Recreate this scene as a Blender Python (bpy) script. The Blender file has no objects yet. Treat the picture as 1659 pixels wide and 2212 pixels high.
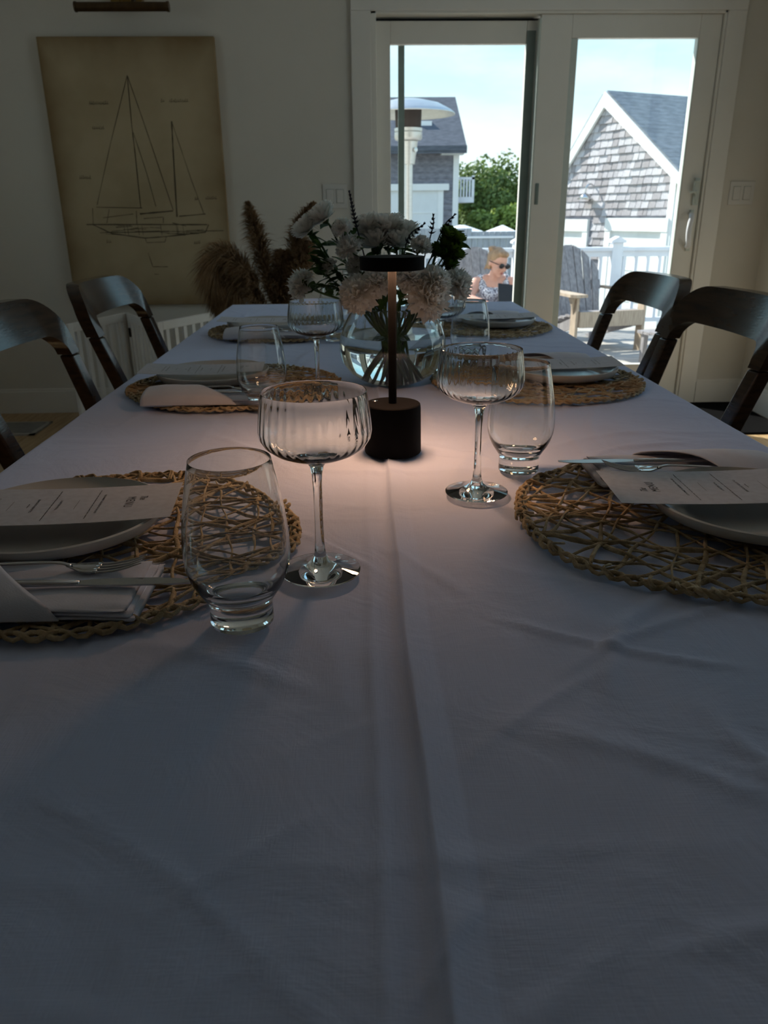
import bpy, bmesh, math, random
import numpy as np
from mathutils import Vector, Matrix, Euler

random.seed(7)
np.random.seed(7)
SC = bpy.context.scene
COL = SC.collection
PI = math.pi

# ------------------------------------------------------------------ camera
cam_data = bpy.data.cameras.new('camera')
cam = bpy.data.objects.new('camera', cam_data)
COL.objects.link(cam)
cam_data.sensor_fit = 'VERTICAL'
cam_data.sensor_height = 24.0
cam_data.lens = 24.0 * 1662.0 / 2212.0
cam_data.clip_start = 0.02
cam_data.clip_end = 400
pitch, yaw, roll = math.radians(21.2), math.radians(1.6), math.radians(-0.5)
fwd = Vector((math.sin(yaw) * math.cos(pitch), math.cos(yaw) * math.cos(pitch), -math.sin(pitch)))
r0 = Vector((math.cos(yaw), -math.sin(yaw), 0))
u0 = r0.cross(fwd)
rt = r0 * math.cos(roll) + u0 * math.sin(roll)
upv = rt.cross(fwd)
M = Matrix(((rt.x, upv.x, -fwd.x, 0), (rt.y, upv.y, -fwd.y, 0), (rt.z, upv.z, -fwd.z, 1.10), (0, 0, 0, 1)))
cam.matrix_world = M
SC.camera = cam
cam_data.dof.use_dof = True
cam_data.dof.focus_distance = 0.86
cam_data.dof.aperture_fstop = 8.5

# ------------------------------------------------------------------ view, world, sun
SC.view_settings.view_transform = 'Standard'
SC.view_settings.look = 'None'
SC.view_settings.exposure = 0.68
SC.view_settings.gamma = 1.0
SC.view_settings.use_curve_mapping = False

world = bpy.data.worlds.new('sky')
SC.world = world
world.use_nodes = True
wn, wl = world.node_tree.nodes, world.node_tree.links
wn.clear()
w_out = wn.new('ShaderNodeOutputWorld')
w_bg = wn.new('ShaderNodeBackground')
w_bg.inputs['Strength'].default_value = 0.9
w_tc = wn.new('ShaderNodeTexCoord')
w_sep = wn.new('ShaderNodeSeparateXYZ')
wl.new(w_tc.outputs['Generated'], w_sep.inputs[0])
w_ramp = wn.new('ShaderNodeValToRGB')
cr = w_ramp.color_ramp
cr.elements[0].position = 0.0
cr.elements[0].color = (0.78, 0.93, 0.98, 1)
cr.elements[1].position = 1.0
cr.elements[1].color = (0.16, 0.38, 0.84, 1)
for p_, c_ in ((0.06, (0.76, 0.94, 0.99, 1)), (0.20, (0.47, 0.80, 0.93, 1)), (0.5, (0.25, 0.54, 0.95, 1))):
    e_ = cr.elements.new(p_)
    e_.color = c_
wl.new(w_sep.outputs['Z'], w_ramp.inputs['Fac'])
w_map = wn.new('ShaderNodeMapping')
w_map.inputs['Scale'].default_value = (1.0, 1.0, 3.6)
w_map.inputs['Location'].default_value = (0.35, 0.1, 0.0)
wl.new(w_tc.outputs['Generated'], w_map.inputs['Vector'])
w_noise = wn.new('ShaderNodeTexNoise')
w_noise.inputs['Scale'].default_value = 3.4
w_noise.inputs['Detail'].default_value = 7
w_noise.inputs['Roughness'].default_value = 0.55
wl.new(w_map.outputs[0], w_noise.inputs['Vector'])
w_cr = wn.new('ShaderNodeValToRGB')
w_cr.color_ramp.elements[0].position = 0.42
w_cr.color_ramp.elements[0].color = (0, 0, 0, 1)
w_cr.color_ramp.elements[1].position = 0.68
w_cr.color_ramp.elements[1].color = (0.85, 0.85, 0.85, 1)
wl.new(w_noise.outputs['Fac'], w_cr.inputs['Fac'])
w_mix = wn.new('ShaderNodeMix')
w_mix.data_type = 'RGBA'
wl.new(w_cr.outputs['Color'], w_mix.inputs[0])
wl.new(w_ramp.outputs['Color'], w_mix.inputs[6])
w_mix.inputs[7].default_value = (0.88, 0.97, 0.99, 1)
wl.new(w_mix.outputs[2], w_bg.inputs['Color'])
wl.new(w_bg.outputs[0], w_out.inputs[0])

sun_data = bpy.data.lights.new('sun', 'SUN')
sun = bpy.data.objects.new('sun', sun_data)
COL.objects.link(sun)
sun_data.energy = 6.0
sun_data.color = (1.0, 0.95, 0.88)
sun_data.angle = math.radians(0.6)
sun.rotation_euler = Vector((0.60, -0.56, -0.66)).to_track_quat('-Z', 'Y').to_euler()

# ------------------------------------------------------------------ materials
def mat(name, color, rough=0.6, metal=0.0, var=0.0, vscale=8.0, vstretch=(1, 1, 1), color2=None, bump=0.0, bscale=40.0,
        bstretch=None, spec=0.5, trans=0.0, ior=1.45, emit=None, estr=0.0, sheen=0.0, sub=0.0, detail=4.0, contrast=(0.35, 0.65)):
    m = bpy.data.materials.new(name)
    m.use_nodes = True
    nt = m.node_tree
    b = nt.nodes['Principled BSDF']
    b.inputs['Base Color'].default_value = (*color, 1)
    b.inputs['Roughness'].default_value = rough
    b.inputs['Metallic'].default_value = metal
    b.inputs['Specular IOR Level'].default_value = spec
    b.inputs['Transmission Weight'].default_value = trans
    b.inputs['IOR'].default_value = ior
    b.inputs['Sheen Weight'].default_value = sheen
    if sub:
        b.inputs['Subsurface Weight'].default_value = sub
        b.inputs['Subsurface Radius'].default_value = (0.01, 0.006, 0.004)
    if emit:
        b.inputs['Emission Color'].default_value = (*emit, 1)
        b.inputs['Emission Strength'].default_value = estr
    tc = None
    if var or color2 or bump:
        tc = nt.nodes.new('ShaderNodeTexCoord')
    if color2 is None and var:
        color2 = tuple(max(0, c * (1 - var)) for c in color)
    if color2 is not None:
        mp = nt.nodes.new('ShaderNodeMapping')
        mp.inputs['Scale'].default_value = vstretch
        nt.links.new(tc.outputs['Object'], mp.inputs['Vector'])
        n = nt.nodes.new('ShaderNodeTexNoise')
        n.inputs['Scale'].default_value = vscale
        n.inputs['Detail'].default_value = detail
        nt.links.new(mp.outputs[0], n.inputs['Vector'])
        r = nt.nodes.new('ShaderNodeValToRGB')
        r.color_ramp.elements[0].position = contrast[0]
        r.color_ramp.elements[0].color = (*color2, 1)
        r.color_ramp.elements[1].position = contrast[1]
        r.color_ramp.elements[1].color = (*color, 1)
        nt.links.new(n.outputs['Fac'], r.inputs['Fac'])
        nt.links.new(r.outputs['Color'], b.inputs['Base Color'])
    if bump:
        mp2 = nt.nodes.new('ShaderNodeMapping')
        mp2.inputs['Scale'].default_value = bstretch or (1, 1, 1)
        nt.links.new(tc.outputs['Object'], mp2.inputs['Vector'])
        n2 = nt.nodes.new('ShaderNodeTexNoise')
        n2.inputs['Scale'].default_value = bscale
        n2.inputs['Detail'].default_value = 3
        nt.links.new(mp2.outputs[0], n2.inputs['Vector'])
        bp = nt.nodes.new('ShaderNodeBump')
        bp.inputs['Strength'].default_value = bump
        bp.inputs['Distance'].default_value = 0.002
        nt.links.new(n2.outputs['Fac'], bp.inputs['Height'])
        nt.links.new(bp.outputs[0], b.inputs['Normal'])
    return m

def pane_mat(name, tint=(0.97, 0.99, 0.98)):
    m = bpy.data.materials.new(name)
    m.use_nodes = True
    nt = m.node_tree
    nt.nodes.clear()
    o = nt.nodes.new('ShaderNodeOutputMaterial')
    t = nt.nodes.new('ShaderNodeBsdfTransparent')
    t.inputs[0].default_value = (*tint, 1)
    g = nt.nodes.new('ShaderNodeBsdfGlossy')
    g.inputs['Roughness'].default_value = 0.02
    lw = nt.nodes.new('ShaderNodeLayerWeight')
    lw.inputs['Blend'].default_value = 0.5
    pw = nt.nodes.new('ShaderNodeMath')
    pw.operation = 'POWER'
    pw.inputs[1].default_value = 5.0
    nt.links.new(lw.outputs['Facing'], pw.inputs[0])
    f = nt.nodes.new('ShaderNodeMath')
    f.operation = 'MULTIPLY_ADD'
    f.inputs[1].default_value = 0.96
    f.inputs[2].default_value = 0.04
    nt.links.new(pw.outputs[0], f.inputs[0])
    mx = nt.nodes.new('ShaderNodeMixShader')
    nt.links.new(f.outputs[0], mx.inputs[0])
    nt.links.new(t.outputs[0], mx.inputs[1])
    nt.links.new(g.outputs[0], mx.inputs[2])
    nt.links.new(mx.outputs[0], o.inputs[0])
    return m

def glass_mat(name, color=(1, 1, 1), ior=1.5, rough=0.0):
    m = bpy.data.materials.new(name)
    m.use_nodes = True
    nt = m.node_tree
    nt.nodes.clear()
    o = nt.nodes.new('ShaderNodeOutputMaterial')
    g = nt.nodes.new('ShaderNodeBsdfGlass')
    g.inputs['Color'].default_value = (*color, 1)
    g.inputs['IOR'].default_value = ior
    g.inputs['Roughness'].default_value = rough
    nt.links.new(g.outputs[0], o.inputs[0])
    return m

MT = {
    'wall': mat('wall_paint', (0.67, 0.64, 0.575), 0.8, var=0.04, vscale=3, bump=0.08, bscale=220),
    'trim': mat('trim_paint', (0.78, 0.76, 0.71), 0.35, var=0.03, vscale=5),
    'vinyl': mat('door_vinyl', (0.80, 0.78, 0.72), 0.4, var=0.03, vscale=6),
    'screen': mat('screen_and_shade_grey', (0.20, 0.25, 0.23), 0.45, var=0.1, vscale=20),
    'bead': mat('glazing_bead', (0.60, 0.66, 0.62), 0.4, var=0.05, vscale=30),
    'seal': mat('dark_seal', (0.03, 0.03, 0.03), 0.7, var=0.2, vscale=30),
    'ceiling': mat('ceiling_paint', (0.82, 0.81, 0.79), 0.9, var=0.03, vscale=3),
    'floor': mat('oak_floor', (0.50, 0.35, 0.19), 0.5, color2=(0.36, 0.235, 0.11), vscale=4, vstretch=(12, 1, 1), bump=0.15, bscale=30, bstretch=(8, 1, 1)),
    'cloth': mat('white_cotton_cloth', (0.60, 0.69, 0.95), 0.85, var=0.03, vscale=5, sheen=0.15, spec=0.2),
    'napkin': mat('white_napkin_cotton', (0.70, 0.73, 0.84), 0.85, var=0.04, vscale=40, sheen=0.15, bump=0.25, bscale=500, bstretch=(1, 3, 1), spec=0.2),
    'table': mat('table_wood', (0.22, 0.13, 0.07), 0.5, var=0.4, vscale=6, vstretch=(1, 10, 10)),
    'chair': mat('dark_walnut', (0.062, 0.034, 0.020), 0.17, color2=(0.030, 0.018, 0.012), vscale=9, vstretch=(3, 1, 9), bump=0.12, bscale=50, bstretch=(3, 1, 9), spec=0.4),
    'straw': mat('twisted_straw', (0.58, 0.46, 0.29), 0.7, color2=(0.33, 0.24, 0.13), vscale=70, bump=0.7, bscale=420, spec=0.3),
    'plate': mat('glazed_white_plate', (0.66, 0.66, 0.64), 0.16, var=0.03, vscale=30, spec=0.6),
    'paper': mat('menu_paper', (0.62, 0.64, 0.70), 0.85, color2=(0.56, 0.575, 0.63), vscale=120, detail=6),
    'ink': mat('black_ink', (0.03, 0.03, 0.035), 0.8, var=0.1, vscale=50),
    'steel': mat('stainless_steel', (0.55, 0.55, 0.56), 0.16, 1.0, var=0.08, vscale=60),
    'glass': glass_mat('clear_glass', (0.97, 0.985, 0.985), 1.5),
    'water': glass_mat('vase_water', (0.96, 0.99, 0.98), 1.33),
    'pane': pane_mat('window_pane'),
    'black': mat('matte_black_metal', (0.0045, 0.0045, 0.0052), 0.75, 0.0, var=0.2, vscale=80, spec=0.08),
    'chrome': mat('chrome', (0.6, 0.6, 0.6), 0.15, 1.0, var=0.05, vscale=50),
    'lampglow': mat('warm_led_diffuser', (0.9, 0.8, 0.7), 0.5, var=0.02, vscale=50, emit=(1.0, 0.53, 0.28), estr=50.0),
    'petal': mat('white_petal', (0.92, 0.93, 0.92), 0.7, color2=(0.84, 0.85, 0.80), vscale=30, sub=0.0, sheen=0.1),
    'greenpetal': mat('green_button_bloom', (0.22, 0.36, 0.05), 0.6, color2=(0.10, 0.20, 0.025), vscale=90),
    'leaf': mat('dark_green_leaf', (0.06, 0.14, 0.03), 0.5, color2=(0.03, 0.08, 0.018), vscale=40, bump=0.3, bscale=120),
    'stem': mat('green_stem', (0.07, 0.15, 0.04), 0.5, var=0.4, vscale=40),
    'sprig': mat('dark_thistle_sprig', (0.035, 0.035, 0.055), 0.7, var=0.4, vscale=90),
    'canvas': mat('aged_parchment_canvas', (0.50, 0.41, 0.265), 0.9, color2=(0.39, 0.305, 0.18), vscale=2.6, bump=0.12, bscale=300, detail=7, contrast=(0.30, 0.62)),
    'graphite': mat('graphite_line', (0.135, 0.105, 0.065), 0.9, var=0.3, vscale=20),
    'brass': mat('antique_brass', (0.30, 0.20, 0.07), 0.3, 1.0, var=0.25, vscale=25),
    'bronze': mat('dark_bronze', (0.10, 0.065, 0.035), 0.35, 0.8, var=0.25, vscale=25),
    'switch': mat('switch_plastic', (0.66, 0.65, 0.62), 0.35, var=0.02, vscale=20),
    'gate': mat('white_painted_wood', (0.86, 0.85, 0.82), 0.45, var=0.05, vscale=12),
    'register': mat('register_metal', (0.42, 0.41, 0.38), 0.5, 0.3, var=0.15, vscale=20),
    'rug': mat('black_rubber_mat', (0.0045, 0.0045, 0.005), 1.0, var=0.3, vscale=60, bump=0.4, bscale=200, spec=0.05),
    'plume': mat('dried_pampas_plume', (0.36, 0.22, 0.11), 0.9, color2=(0.17, 0.095, 0.045), vscale=14),
    'pot': mat('dark_ceramic_pot', (0.03, 0.025, 0.022), 0.4, var=0.3, vscale=12),
    'deck': mat('weathered_deck_board', (0.50, 0.47, 0.43), 0.8, color2=(0.34, 0.315, 0.285), vscale=4, vstretch=(1, 12, 12), bump=0.3, bscale=20, bstretch=(1, 12, 12)),
    'railing': mat('white_vinyl_railing', (0.78, 0.80, 0.84), 0.45, var=0.03, vscale=6),
    'weathered': mat('weathered_grey_wood', (0.34, 0.32, 0.32), 0.85, color2=(0.21, 0.195, 0.20), vscale=6, vstretch=(10, 10, 1), bump=0.4, bscale=30, bstretch=(10, 10, 1)),
    'armwood': mat('pale_arm_wood', (0.52, 0.42, 0.32), 0.8, color2=(0.36, 0.28, 0.21), vscale=8, vstretch=(10, 1, 1)),  # paler, warmer brown than the grey slats
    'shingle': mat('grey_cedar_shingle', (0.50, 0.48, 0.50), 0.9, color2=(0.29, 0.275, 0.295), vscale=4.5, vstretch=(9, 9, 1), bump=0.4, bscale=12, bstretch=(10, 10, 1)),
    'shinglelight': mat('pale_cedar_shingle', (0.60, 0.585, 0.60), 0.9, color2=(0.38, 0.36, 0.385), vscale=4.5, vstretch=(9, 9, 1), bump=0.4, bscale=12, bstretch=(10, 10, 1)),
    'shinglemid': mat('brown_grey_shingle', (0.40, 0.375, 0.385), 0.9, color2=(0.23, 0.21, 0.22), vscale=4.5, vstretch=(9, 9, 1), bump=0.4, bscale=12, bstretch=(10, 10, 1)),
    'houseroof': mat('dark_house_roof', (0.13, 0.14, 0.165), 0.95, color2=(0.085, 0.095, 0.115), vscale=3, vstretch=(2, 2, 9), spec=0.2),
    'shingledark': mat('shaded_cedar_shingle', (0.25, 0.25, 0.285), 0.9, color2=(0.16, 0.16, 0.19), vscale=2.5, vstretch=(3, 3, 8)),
    'roofing': mat('asphalt_roof', (0.24, 0.265, 0.29), 0.9, color2=(0.16, 0.18, 0.20), vscale=3, vstretch=(2, 2, 9)),
    'exttrim': mat('exterior_white_trim', (0.80, 0.81, 0.80), 0.6, var=0.03, vscale=4),
    'garagedoor': mat('pale_garage_door', (0.72, 0.74, 0.74), 0.6, var=0.05, vscale=4),
    'fence': mat('grey_fence_board', (0.36, 0.39, 0.43), 0.85, color2=(0.26, 0.285, 0.32), vscale=5, vstretch=(8, 8, 1)),
    'ground': mat('sandy_gravel_ground', (0.36, 0.33, 0.27), 0.95, color2=(0.24, 0.24, 0.16), vscale=1.2),
    'foliage': mat('tree_foliage', (0.20, 0.28, 0.07), 0.7, color2=(0.09, 0.14, 0.04), vscale=2.2),
    'foliage2': mat('bright_shrub_foliage', (0.32, 0.42, 0.08), 0.7, color2=(0.15, 0.22, 0.05), vscale=2.2),
    'bark': mat('bark', (0.10, 0.075, 0.05), 0.9, var=0.4, vscale=10),
    'heater': mat('brushed_heater_steel', (0.62, 0.62, 0.60), 0.35, 0.75, var=0.1, vscale=20, vstretch=(1, 1, 6)),
    'mesh': mat('heater_burner_mesh', (0.07, 0.055, 0.05), 0.7, 0.4, var=0.3, vscale=80),
    'skin': mat('skin', (0.66, 0.36, 0.27), 0.5, var=0.08, vscale=8),
    'hair': mat('blonde_hair', (0.40, 0.25, 0.14), 0.5, color2=(0.25, 0.15, 0.08), vscale=30, vstretch=(1, 1, 0.25), bump=0.4, bscale=90),
    'dress': mat('black_and_white_print', (0.80, 0.80, 0.84), 0.8, color2=(0.06, 0.06, 0.10), vscale=105, detail=1.0, contrast=(0.46, 0.54)),
    'tablet': mat('black_folio', (0.012, 0.013, 0.016), 0.6, var=0.2, vscale=20),
    'lens': mat('dark_lens', (0.01, 0.01, 0.012), 0.08, var=0.1, vscale=20),
    'lips': mat('lips', (0.42, 0.14, 0.12), 0.5, var=0.05, vscale=20),
}

def add_edge_stain(m, hx, cz, hz, col):
    # the print's own browned border: aged paper darker towards its four edges
    nt = m.node_tree
    b = nt.nodes['Principled BSDF']
    src = b.inputs['Base Color'].links[0].from_socket
    tc = nt.nodes.new('ShaderNodeTexCoord')
    sp = nt.nodes.new('ShaderNodeSeparateXYZ')
    nt.links.new(tc.outputs['Object'], sp.inputs[0])
    nz = nt.nodes.new('ShaderNodeTexNoise')
    nz.inputs['Scale'].default_value = 4.0
    nz.inputs['Detail'].default_value = 5
    nt.links.new(tc.outputs['Object'], nz.inputs['Vector'])
    def mth(op, a0, b0):
        n = nt.nodes.new('ShaderNodeMath')
        n.operation = op
        for i, q in enumerate((a0, b0)):
            if q is None: continue
            if isinstance(q, (int, float)): n.inputs[i].default_value = q
            else: nt.links.new(q, n.inputs[i])
        return n.outputs[0]
    u = mth('ABSOLUTE', mth('DIVIDE', sp.outputs['X'], hx), None)
    w = mth('ABSOLUTE', mth('DIVIDE', mth('SUBTRACT', sp.outputs['Z'], cz), hz), None)
    e = mth('MAXIMUM', u, w)
    e = mth('ADD', e, mth('MULTIPLY', mth('SUBTRACT', nz.outputs['Fac'], .5), .28))
    e = mth('POWER', mth('MAXIMUM', e, 0.0), 7.0)
    e = mth('MINIMUM', mth('MULTIPLY', e, .85), .85)
    mx = nt.nodes.new('ShaderNodeMix')
    mx.data_type = 'RGBA'
    nt.links.new(e, mx.inputs[0])
    nt.links.new(src, mx.inputs[6])
    mx.inputs[7].default_value = (*col, 1)
    nt.links.new(mx.outputs[2], b.inputs['Base Color'])
add_edge_stain(MT['canvas'], .455, .663, .668, (0.20, 0.125, 0.05))

def add_translucent(m, fac):
    nt = m.node_tree
    b = nt.nodes['Principled BSDF']
    o = [n for n in nt.nodes if n.type == 'OUTPUT_MATERIAL'][0]
    t = nt.nodes.new('ShaderNodeBsdfTranslucent')
    src = b.inputs['Base Color'].links
    if src:
        nt.links.new(src[0].from_socket, t.inputs['Color'])
    mx = nt.nodes.new('ShaderNodeMixShader')
    mx.inputs[0].default_value = fac
    nt.links.new(b.outputs[0], mx.inputs[1])
    nt.links.new(t.outputs[0], mx.inputs[2])
    nt.links.new(mx.outputs[0], o.inputs[0])
add_translucent(MT['petal'], 0.5)
add_translucent(MT['greenpetal'], 0.35)
add_translucent(MT['leaf'], 0.25)
for k_ in ('foliage', 'foliage2'):
    add_translucent(MT[k_], 0.3)

def add_weave_bump(m, sx=1500.0, strength=0.10):
    nt = m.node_tree
    b = nt.nodes['Principled BSDF']
    tc = nt.nodes.new('ShaderNodeTexCoord')
    outs = []
    for st in ((1, 0.05, 1), (0.05, 1, 1)):
        mp = nt.nodes.new('ShaderNodeMapping')
        mp.inputs['Scale'].default_value = st
        nt.links.new(tc.outputs['Object'], mp.inputs['Vector'])
        n = nt.nodes.new('ShaderNodeTexNoise')
        n.inputs['Scale'].default_value = sx
        n.inputs['Detail'].default_value = 1
        nt.links.new(mp.outputs[0], n.inputs['Vector'])
        outs.append(n.outputs['Fac'])
    add = nt.nodes.new('ShaderNodeMath')
    add.operation = 'ADD'
    nt.links.new(outs[0], add.inputs[0])
    nt.links.new(outs[1], add.inputs[1])
    # soft crumple on a wider scale
    n3 = nt.nodes.new('ShaderNodeTexNoise')
    n3.inputs['Scale'].default_value = 9.0
    n3.inputs['Detail'].default_value = 5
    n3.inputs['Distortion'].default_value = 0.8
    nt.links.new(tc.outputs['Object'], n3.inputs['Vector'])
    bp0 = nt.nodes.new('ShaderNodeBump')
    bp0.inputs['Strength'].default_value = 0.6
    bp0.inputs['Distance'].default_value = 0.008
    nt.links.new(n3.outputs['Fac'], bp0.inputs['Height'])
    bp = nt.nodes.new('ShaderNodeBump')
    bp.inputs['Strength'].default_value = strength
    bp.inputs['Distance'].default_value = 0.0006
    nt.links.new(add.outputs[0], bp.inputs['Height'])
    nt.links.new(bp0.outputs[0], bp.inputs['Normal'])
    nt.links.new(bp.outputs[0], b.inputs['Normal'])
add_weave_bump(MT['cloth'], 900.0, 0.25)

# ------------------------------------------------------------------ mesh building helpers
class MB:
    """collects simple solids; build() links them as ONE mesh object"""
    def __init__(s):
        s.v, s.f = [], []
    def add(s, verts, faces, T=None):
        o = len(s.v)
        for p in verts:
            p = Vector(p)
            if T is not None:
                p = T @ p
            s.v.append(p)
        s.f += [tuple(o + i for i in f) for f in faces]
        return s
    def box(s, x0, x1, y0, y1, z0, z1, T=None):
        v = [(x0, y0, z0), (x1, y0, z0), (x1, y1, z0), (x0, y1, z0), (x0, y0, z1), (x1, y0, z1), (x1, y1, z1), (x0, y1, z1)]
        f = [(0, 3, 2, 1), (4, 5, 6, 7), (0, 1, 5, 4), (1, 2, 6, 5), (2, 3, 7, 6), (3, 0, 4, 7)]
        return s.add(v, f, T)
    def cbox(s, c, d, T=None):
        return s.box(c[0] - d[0] / 2, c[0] + d[0] / 2, c[1] - d[1] / 2, c[1] + d[1] / 2, c[2] - d[2] / 2, c[2] + d[2] / 2, T)
    def prism(s, poly, y0, y1, T=None):
        """polygon in x,z extruded along y"""
        n = len(poly)
        v = [(p[0], y0, p[1]) for p in poly] + [(p[0], y1, p[1]) for p in poly]
        f = [tuple(range(n)), tuple(range(2 * n - 1, n - 1, -1))]
        f += [(i, i + n, (i + 1) % n + n, (i + 1) % n) for i in range(n)]
        return s.add(v, f, T)
    def lathe(s, prof, n=32, T=None, close=False, rmod=None):
        v, f = [], []
        m = len(prof)
        for (r, z) in prof:
            for k in range(n):
                a = 2 * PI * k / n
                rr = r if rmod is None else rmod(r, z, a)
                v.append((rr * math.cos(a), rr * math.sin(a), z))
        rng = range(m if close else m - 1)
        for i in rng:
            j = (i + 1) % m
            for k in range(n):
                k2 = (k + 1) % n
                f.append((i * n + k, i * n + k2, j * n + k2, j * n + k))
        if not close:
            f.append(tuple(range(n - 1, -1, -1)))
            f.append(tuple((m - 1) * n + k for k in range(n)))
        return s.add(v, f, T)
    def tube(s, path, rad, n=8, flat=None, twist=0.0, T=None, caps=True):
        P = [Vector(p) for p in path]
        m = len(P)
        rads = rad if hasattr(rad, '__len__') else [rad] * m
        tang = []
        for i in range(m):
            t = P[min(i + 1, m - 1)] - P[max(i - 1, 0)]
            tang.append(t.normalized() if t.length > 1e-9 else Vector((0, 0, 1)))
        up = Vector((0, 0, 1)) if abs(tang[0].z) < 0.9 else Vector((0, 1, 0))
        nrm = (up - tang[0] * up.dot(tang[0])).normalized()
        v, f = [], []
        for i in range(m):
            nrm = (nrm - tang[i] * nrm.dot(tang[i])).normalized()
            bi = tang[i].cross(nrm)
            fl = 1.0 if flat is None else flat
            tw = twist * i
            n2 = nrm * math.cos(tw) + bi * math.sin(tw)
            b2 = bi * math.cos(tw) - nrm * math.sin(tw)
            for k in range(n):
                a = 2 * PI * k / n
                v.append(P[i] + b2 * (rads[i] * math.cos(a)) + n2 * (rads[i] * fl * math.sin(a)))
        for i in range(m - 1):
            for k in range(n):
                k2 = (k + 1) % n
                f.append((i * n + k, i * n + k2, (i + 1) * n + k2, (i + 1) * n + k))
        if caps:
            f.append(tuple(range(n - 1, -1, -1)))
            f.append(tuple((m - 1) * n + k for k in range(n)))
        return s.add(v, f, T)
    def ell(s, c, r, nu=14, nv=9, T=None):
        v, f = [], []
        for i in range(nv + 1):
            ph = PI * i / nv
            for k in range(nu):
                a = 2 * PI * k / nu
                v.append((c[0] + r[0] * math.sin(ph) * math.cos(a), c[1] + r[1] * math.sin(ph) * math.sin(a), c[2] - r[2] * math.cos(ph)))
        for i in range(nv):
            for k in range(nu):
                k2 = (k + 1) % nu
                f.append((i * nu + k, i * nu + k2, (i + 1) * nu + k2, (i + 1) * nu + k))
        return s.add(v, f, T)
    def grid(s, P, nu, nv, T=None):
        f = [(j * nu + i, j * nu + i + 1, (j + 1) * nu + i + 1, (j + 1) * nu + i) for j in range(nv - 1) for i in range(nu - 1)]
        return s.add(P, f, T)
    def mesh(s, name, m, smooth=False):
        me = bpy.data.meshes.new(name)
        me.from_pydata([tuple(p) for p in s.v], [], s.f)
        me.materials.append(m)
        if smooth:
            me.polygons.foreach_set('use_smooth', [True] * len(me.polygons))
        me.update()
        return me
    def build(s, name, m, parent=None, smooth=False, bevel=0.0, seg=2, auto=None, weld=False):
        me = s.mesh(name, m, smooth)
        if weld or smooth:
            bm = bmesh.new()
            bm.from_mesh(me)
            bmesh.ops.remove_doubles(bm, verts=bm.verts, dist=1e-5)
            bmesh.ops.recalc_face_normals(bm, faces=bm.faces)
            bm.to_mesh(me)
            bm.free()
        o = bpy.data.objects.new(name, me)
        COL.objects.link(o)
        if parent:
            o.parent = parent
        if bevel:
            b = o.modifiers.new('bevel', 'BEVEL')
            b.width = bevel
            b.segments = seg
            b.limit_method = 'ANGLE'
            b.angle_limit = math.radians(35)
            if smooth is False:
                me.polygons.foreach_set('use_smooth', [True] * len(me.polygons))
                w = o.modifiers.new('wn', 'WEIGHTED_NORMAL')
                w.keep_sharp = False
        if auto:
            try:
                me.set_sharp_from_angle(angle=math.radians(auto))
            except Exception:
                pass
        return o

def tag(o, label=None, cat=None, group=None, kind=None):
    if label: o['label'] = label
    if cat: o['category'] = cat
    if group: o['group'] = group
    if kind: o['kind'] = kind
    return o

def empty(name, loc=(0, 0, 0), rz=0.0, label=None, cat=None, group=None, kind=None):
    o = bpy.data.objects.new(name, None)
    o.empty_display_size = 0.05
    COL.objects.link(o)
    o.location = loc
    o.rotation_euler = (0, 0, rz)
    return tag(o, label, cat, group, kind)

def copy_tree(o, parent=None):
    c = o.copy()
    COL.objects.link(c)
    if parent is not None:
        c.parent = parent
    for ch in list(o.children):
        copy_tree(ch, c)
    return c

def struct(name, mb, m, parent=None, **k):
    o = mb.build(name, m, parent, **k)
    if parent is None:
        o['kind'] = 'structure'
    return o

def share(name, me, parent=None, loc=(0, 0, 0), rot=(0, 0, 0), scale=(1, 1, 1)):
    o = bpy.data.objects.new(name, me)
    COL.objects.link(o)
    if parent: o.parent = parent
    o.location, o.rotation_euler, o.scale = loc, rot, scale
    return o

def TR(loc=(0, 0, 0), rot=(0, 0, 0), sc=(1, 1, 1)):
    return Matrix.LocRotScale(Vector(loc), Euler(rot), Vector(sc))

def spline(pts, n):
    """Catmull-Rom through pts"""
    P = [Vector(p) for p in pts]
    P = [P[0] * 2 - P[1]] + P + [P[-1] * 2 - P[-2]]
    out = []
    m = len(P) - 3
    for i in range(n):
        t = i / (n - 1) * m
        k = min(int(t), m - 1)
        u = t - k
        a, b, c, d = P[k:k + 4]
        out.append(0.5 * ((2 * b) + (c - a) * u + (2 * a - 5 * b + 4 * c - d) * u * u + (3 * b - a - 3 * c + d) * u ** 3))
    return out

# ================================================================== THE ROOM
WY = 4.60            # face of the far wall
RX, LX, BY, CZ = 2.31, -2.55, -2.6, 2.62
OX0, OX1, OZ1 = 0.081, 1.932, 2.066     # clear opening of the sliding door

floor = struct('floor', MB().box(LX - .2, RX + .2, BY - .2, WY + .02, -.14, -.012), MT['floor'])
k = 0
x = LX
while x < RX:
    w_ = 0.125
    me_ = MB().box(x + .001, min(x + w_ - .001, RX), BY, WY, -.012, 0).build('floor_plank', MT['floor'], floor)
    x += w_
ceiling = struct('ceiling', MB().box(LX - .2, RX + .2, BY - .2, WY + .15, CZ, CZ + .2), MT['ceiling'])
struct('wall_far', MB().box(LX - .2, OX0, WY, WY + .15, -.14, CZ), MT['wall'])
struct('wall_far', MB().box(OX1, RX + .2, WY, WY + .15, -.14, CZ), MT['wall'])
struct('wall_far', MB().box(OX0, OX1, WY, WY + .15, OZ1, CZ), MT['wall'])
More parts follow.
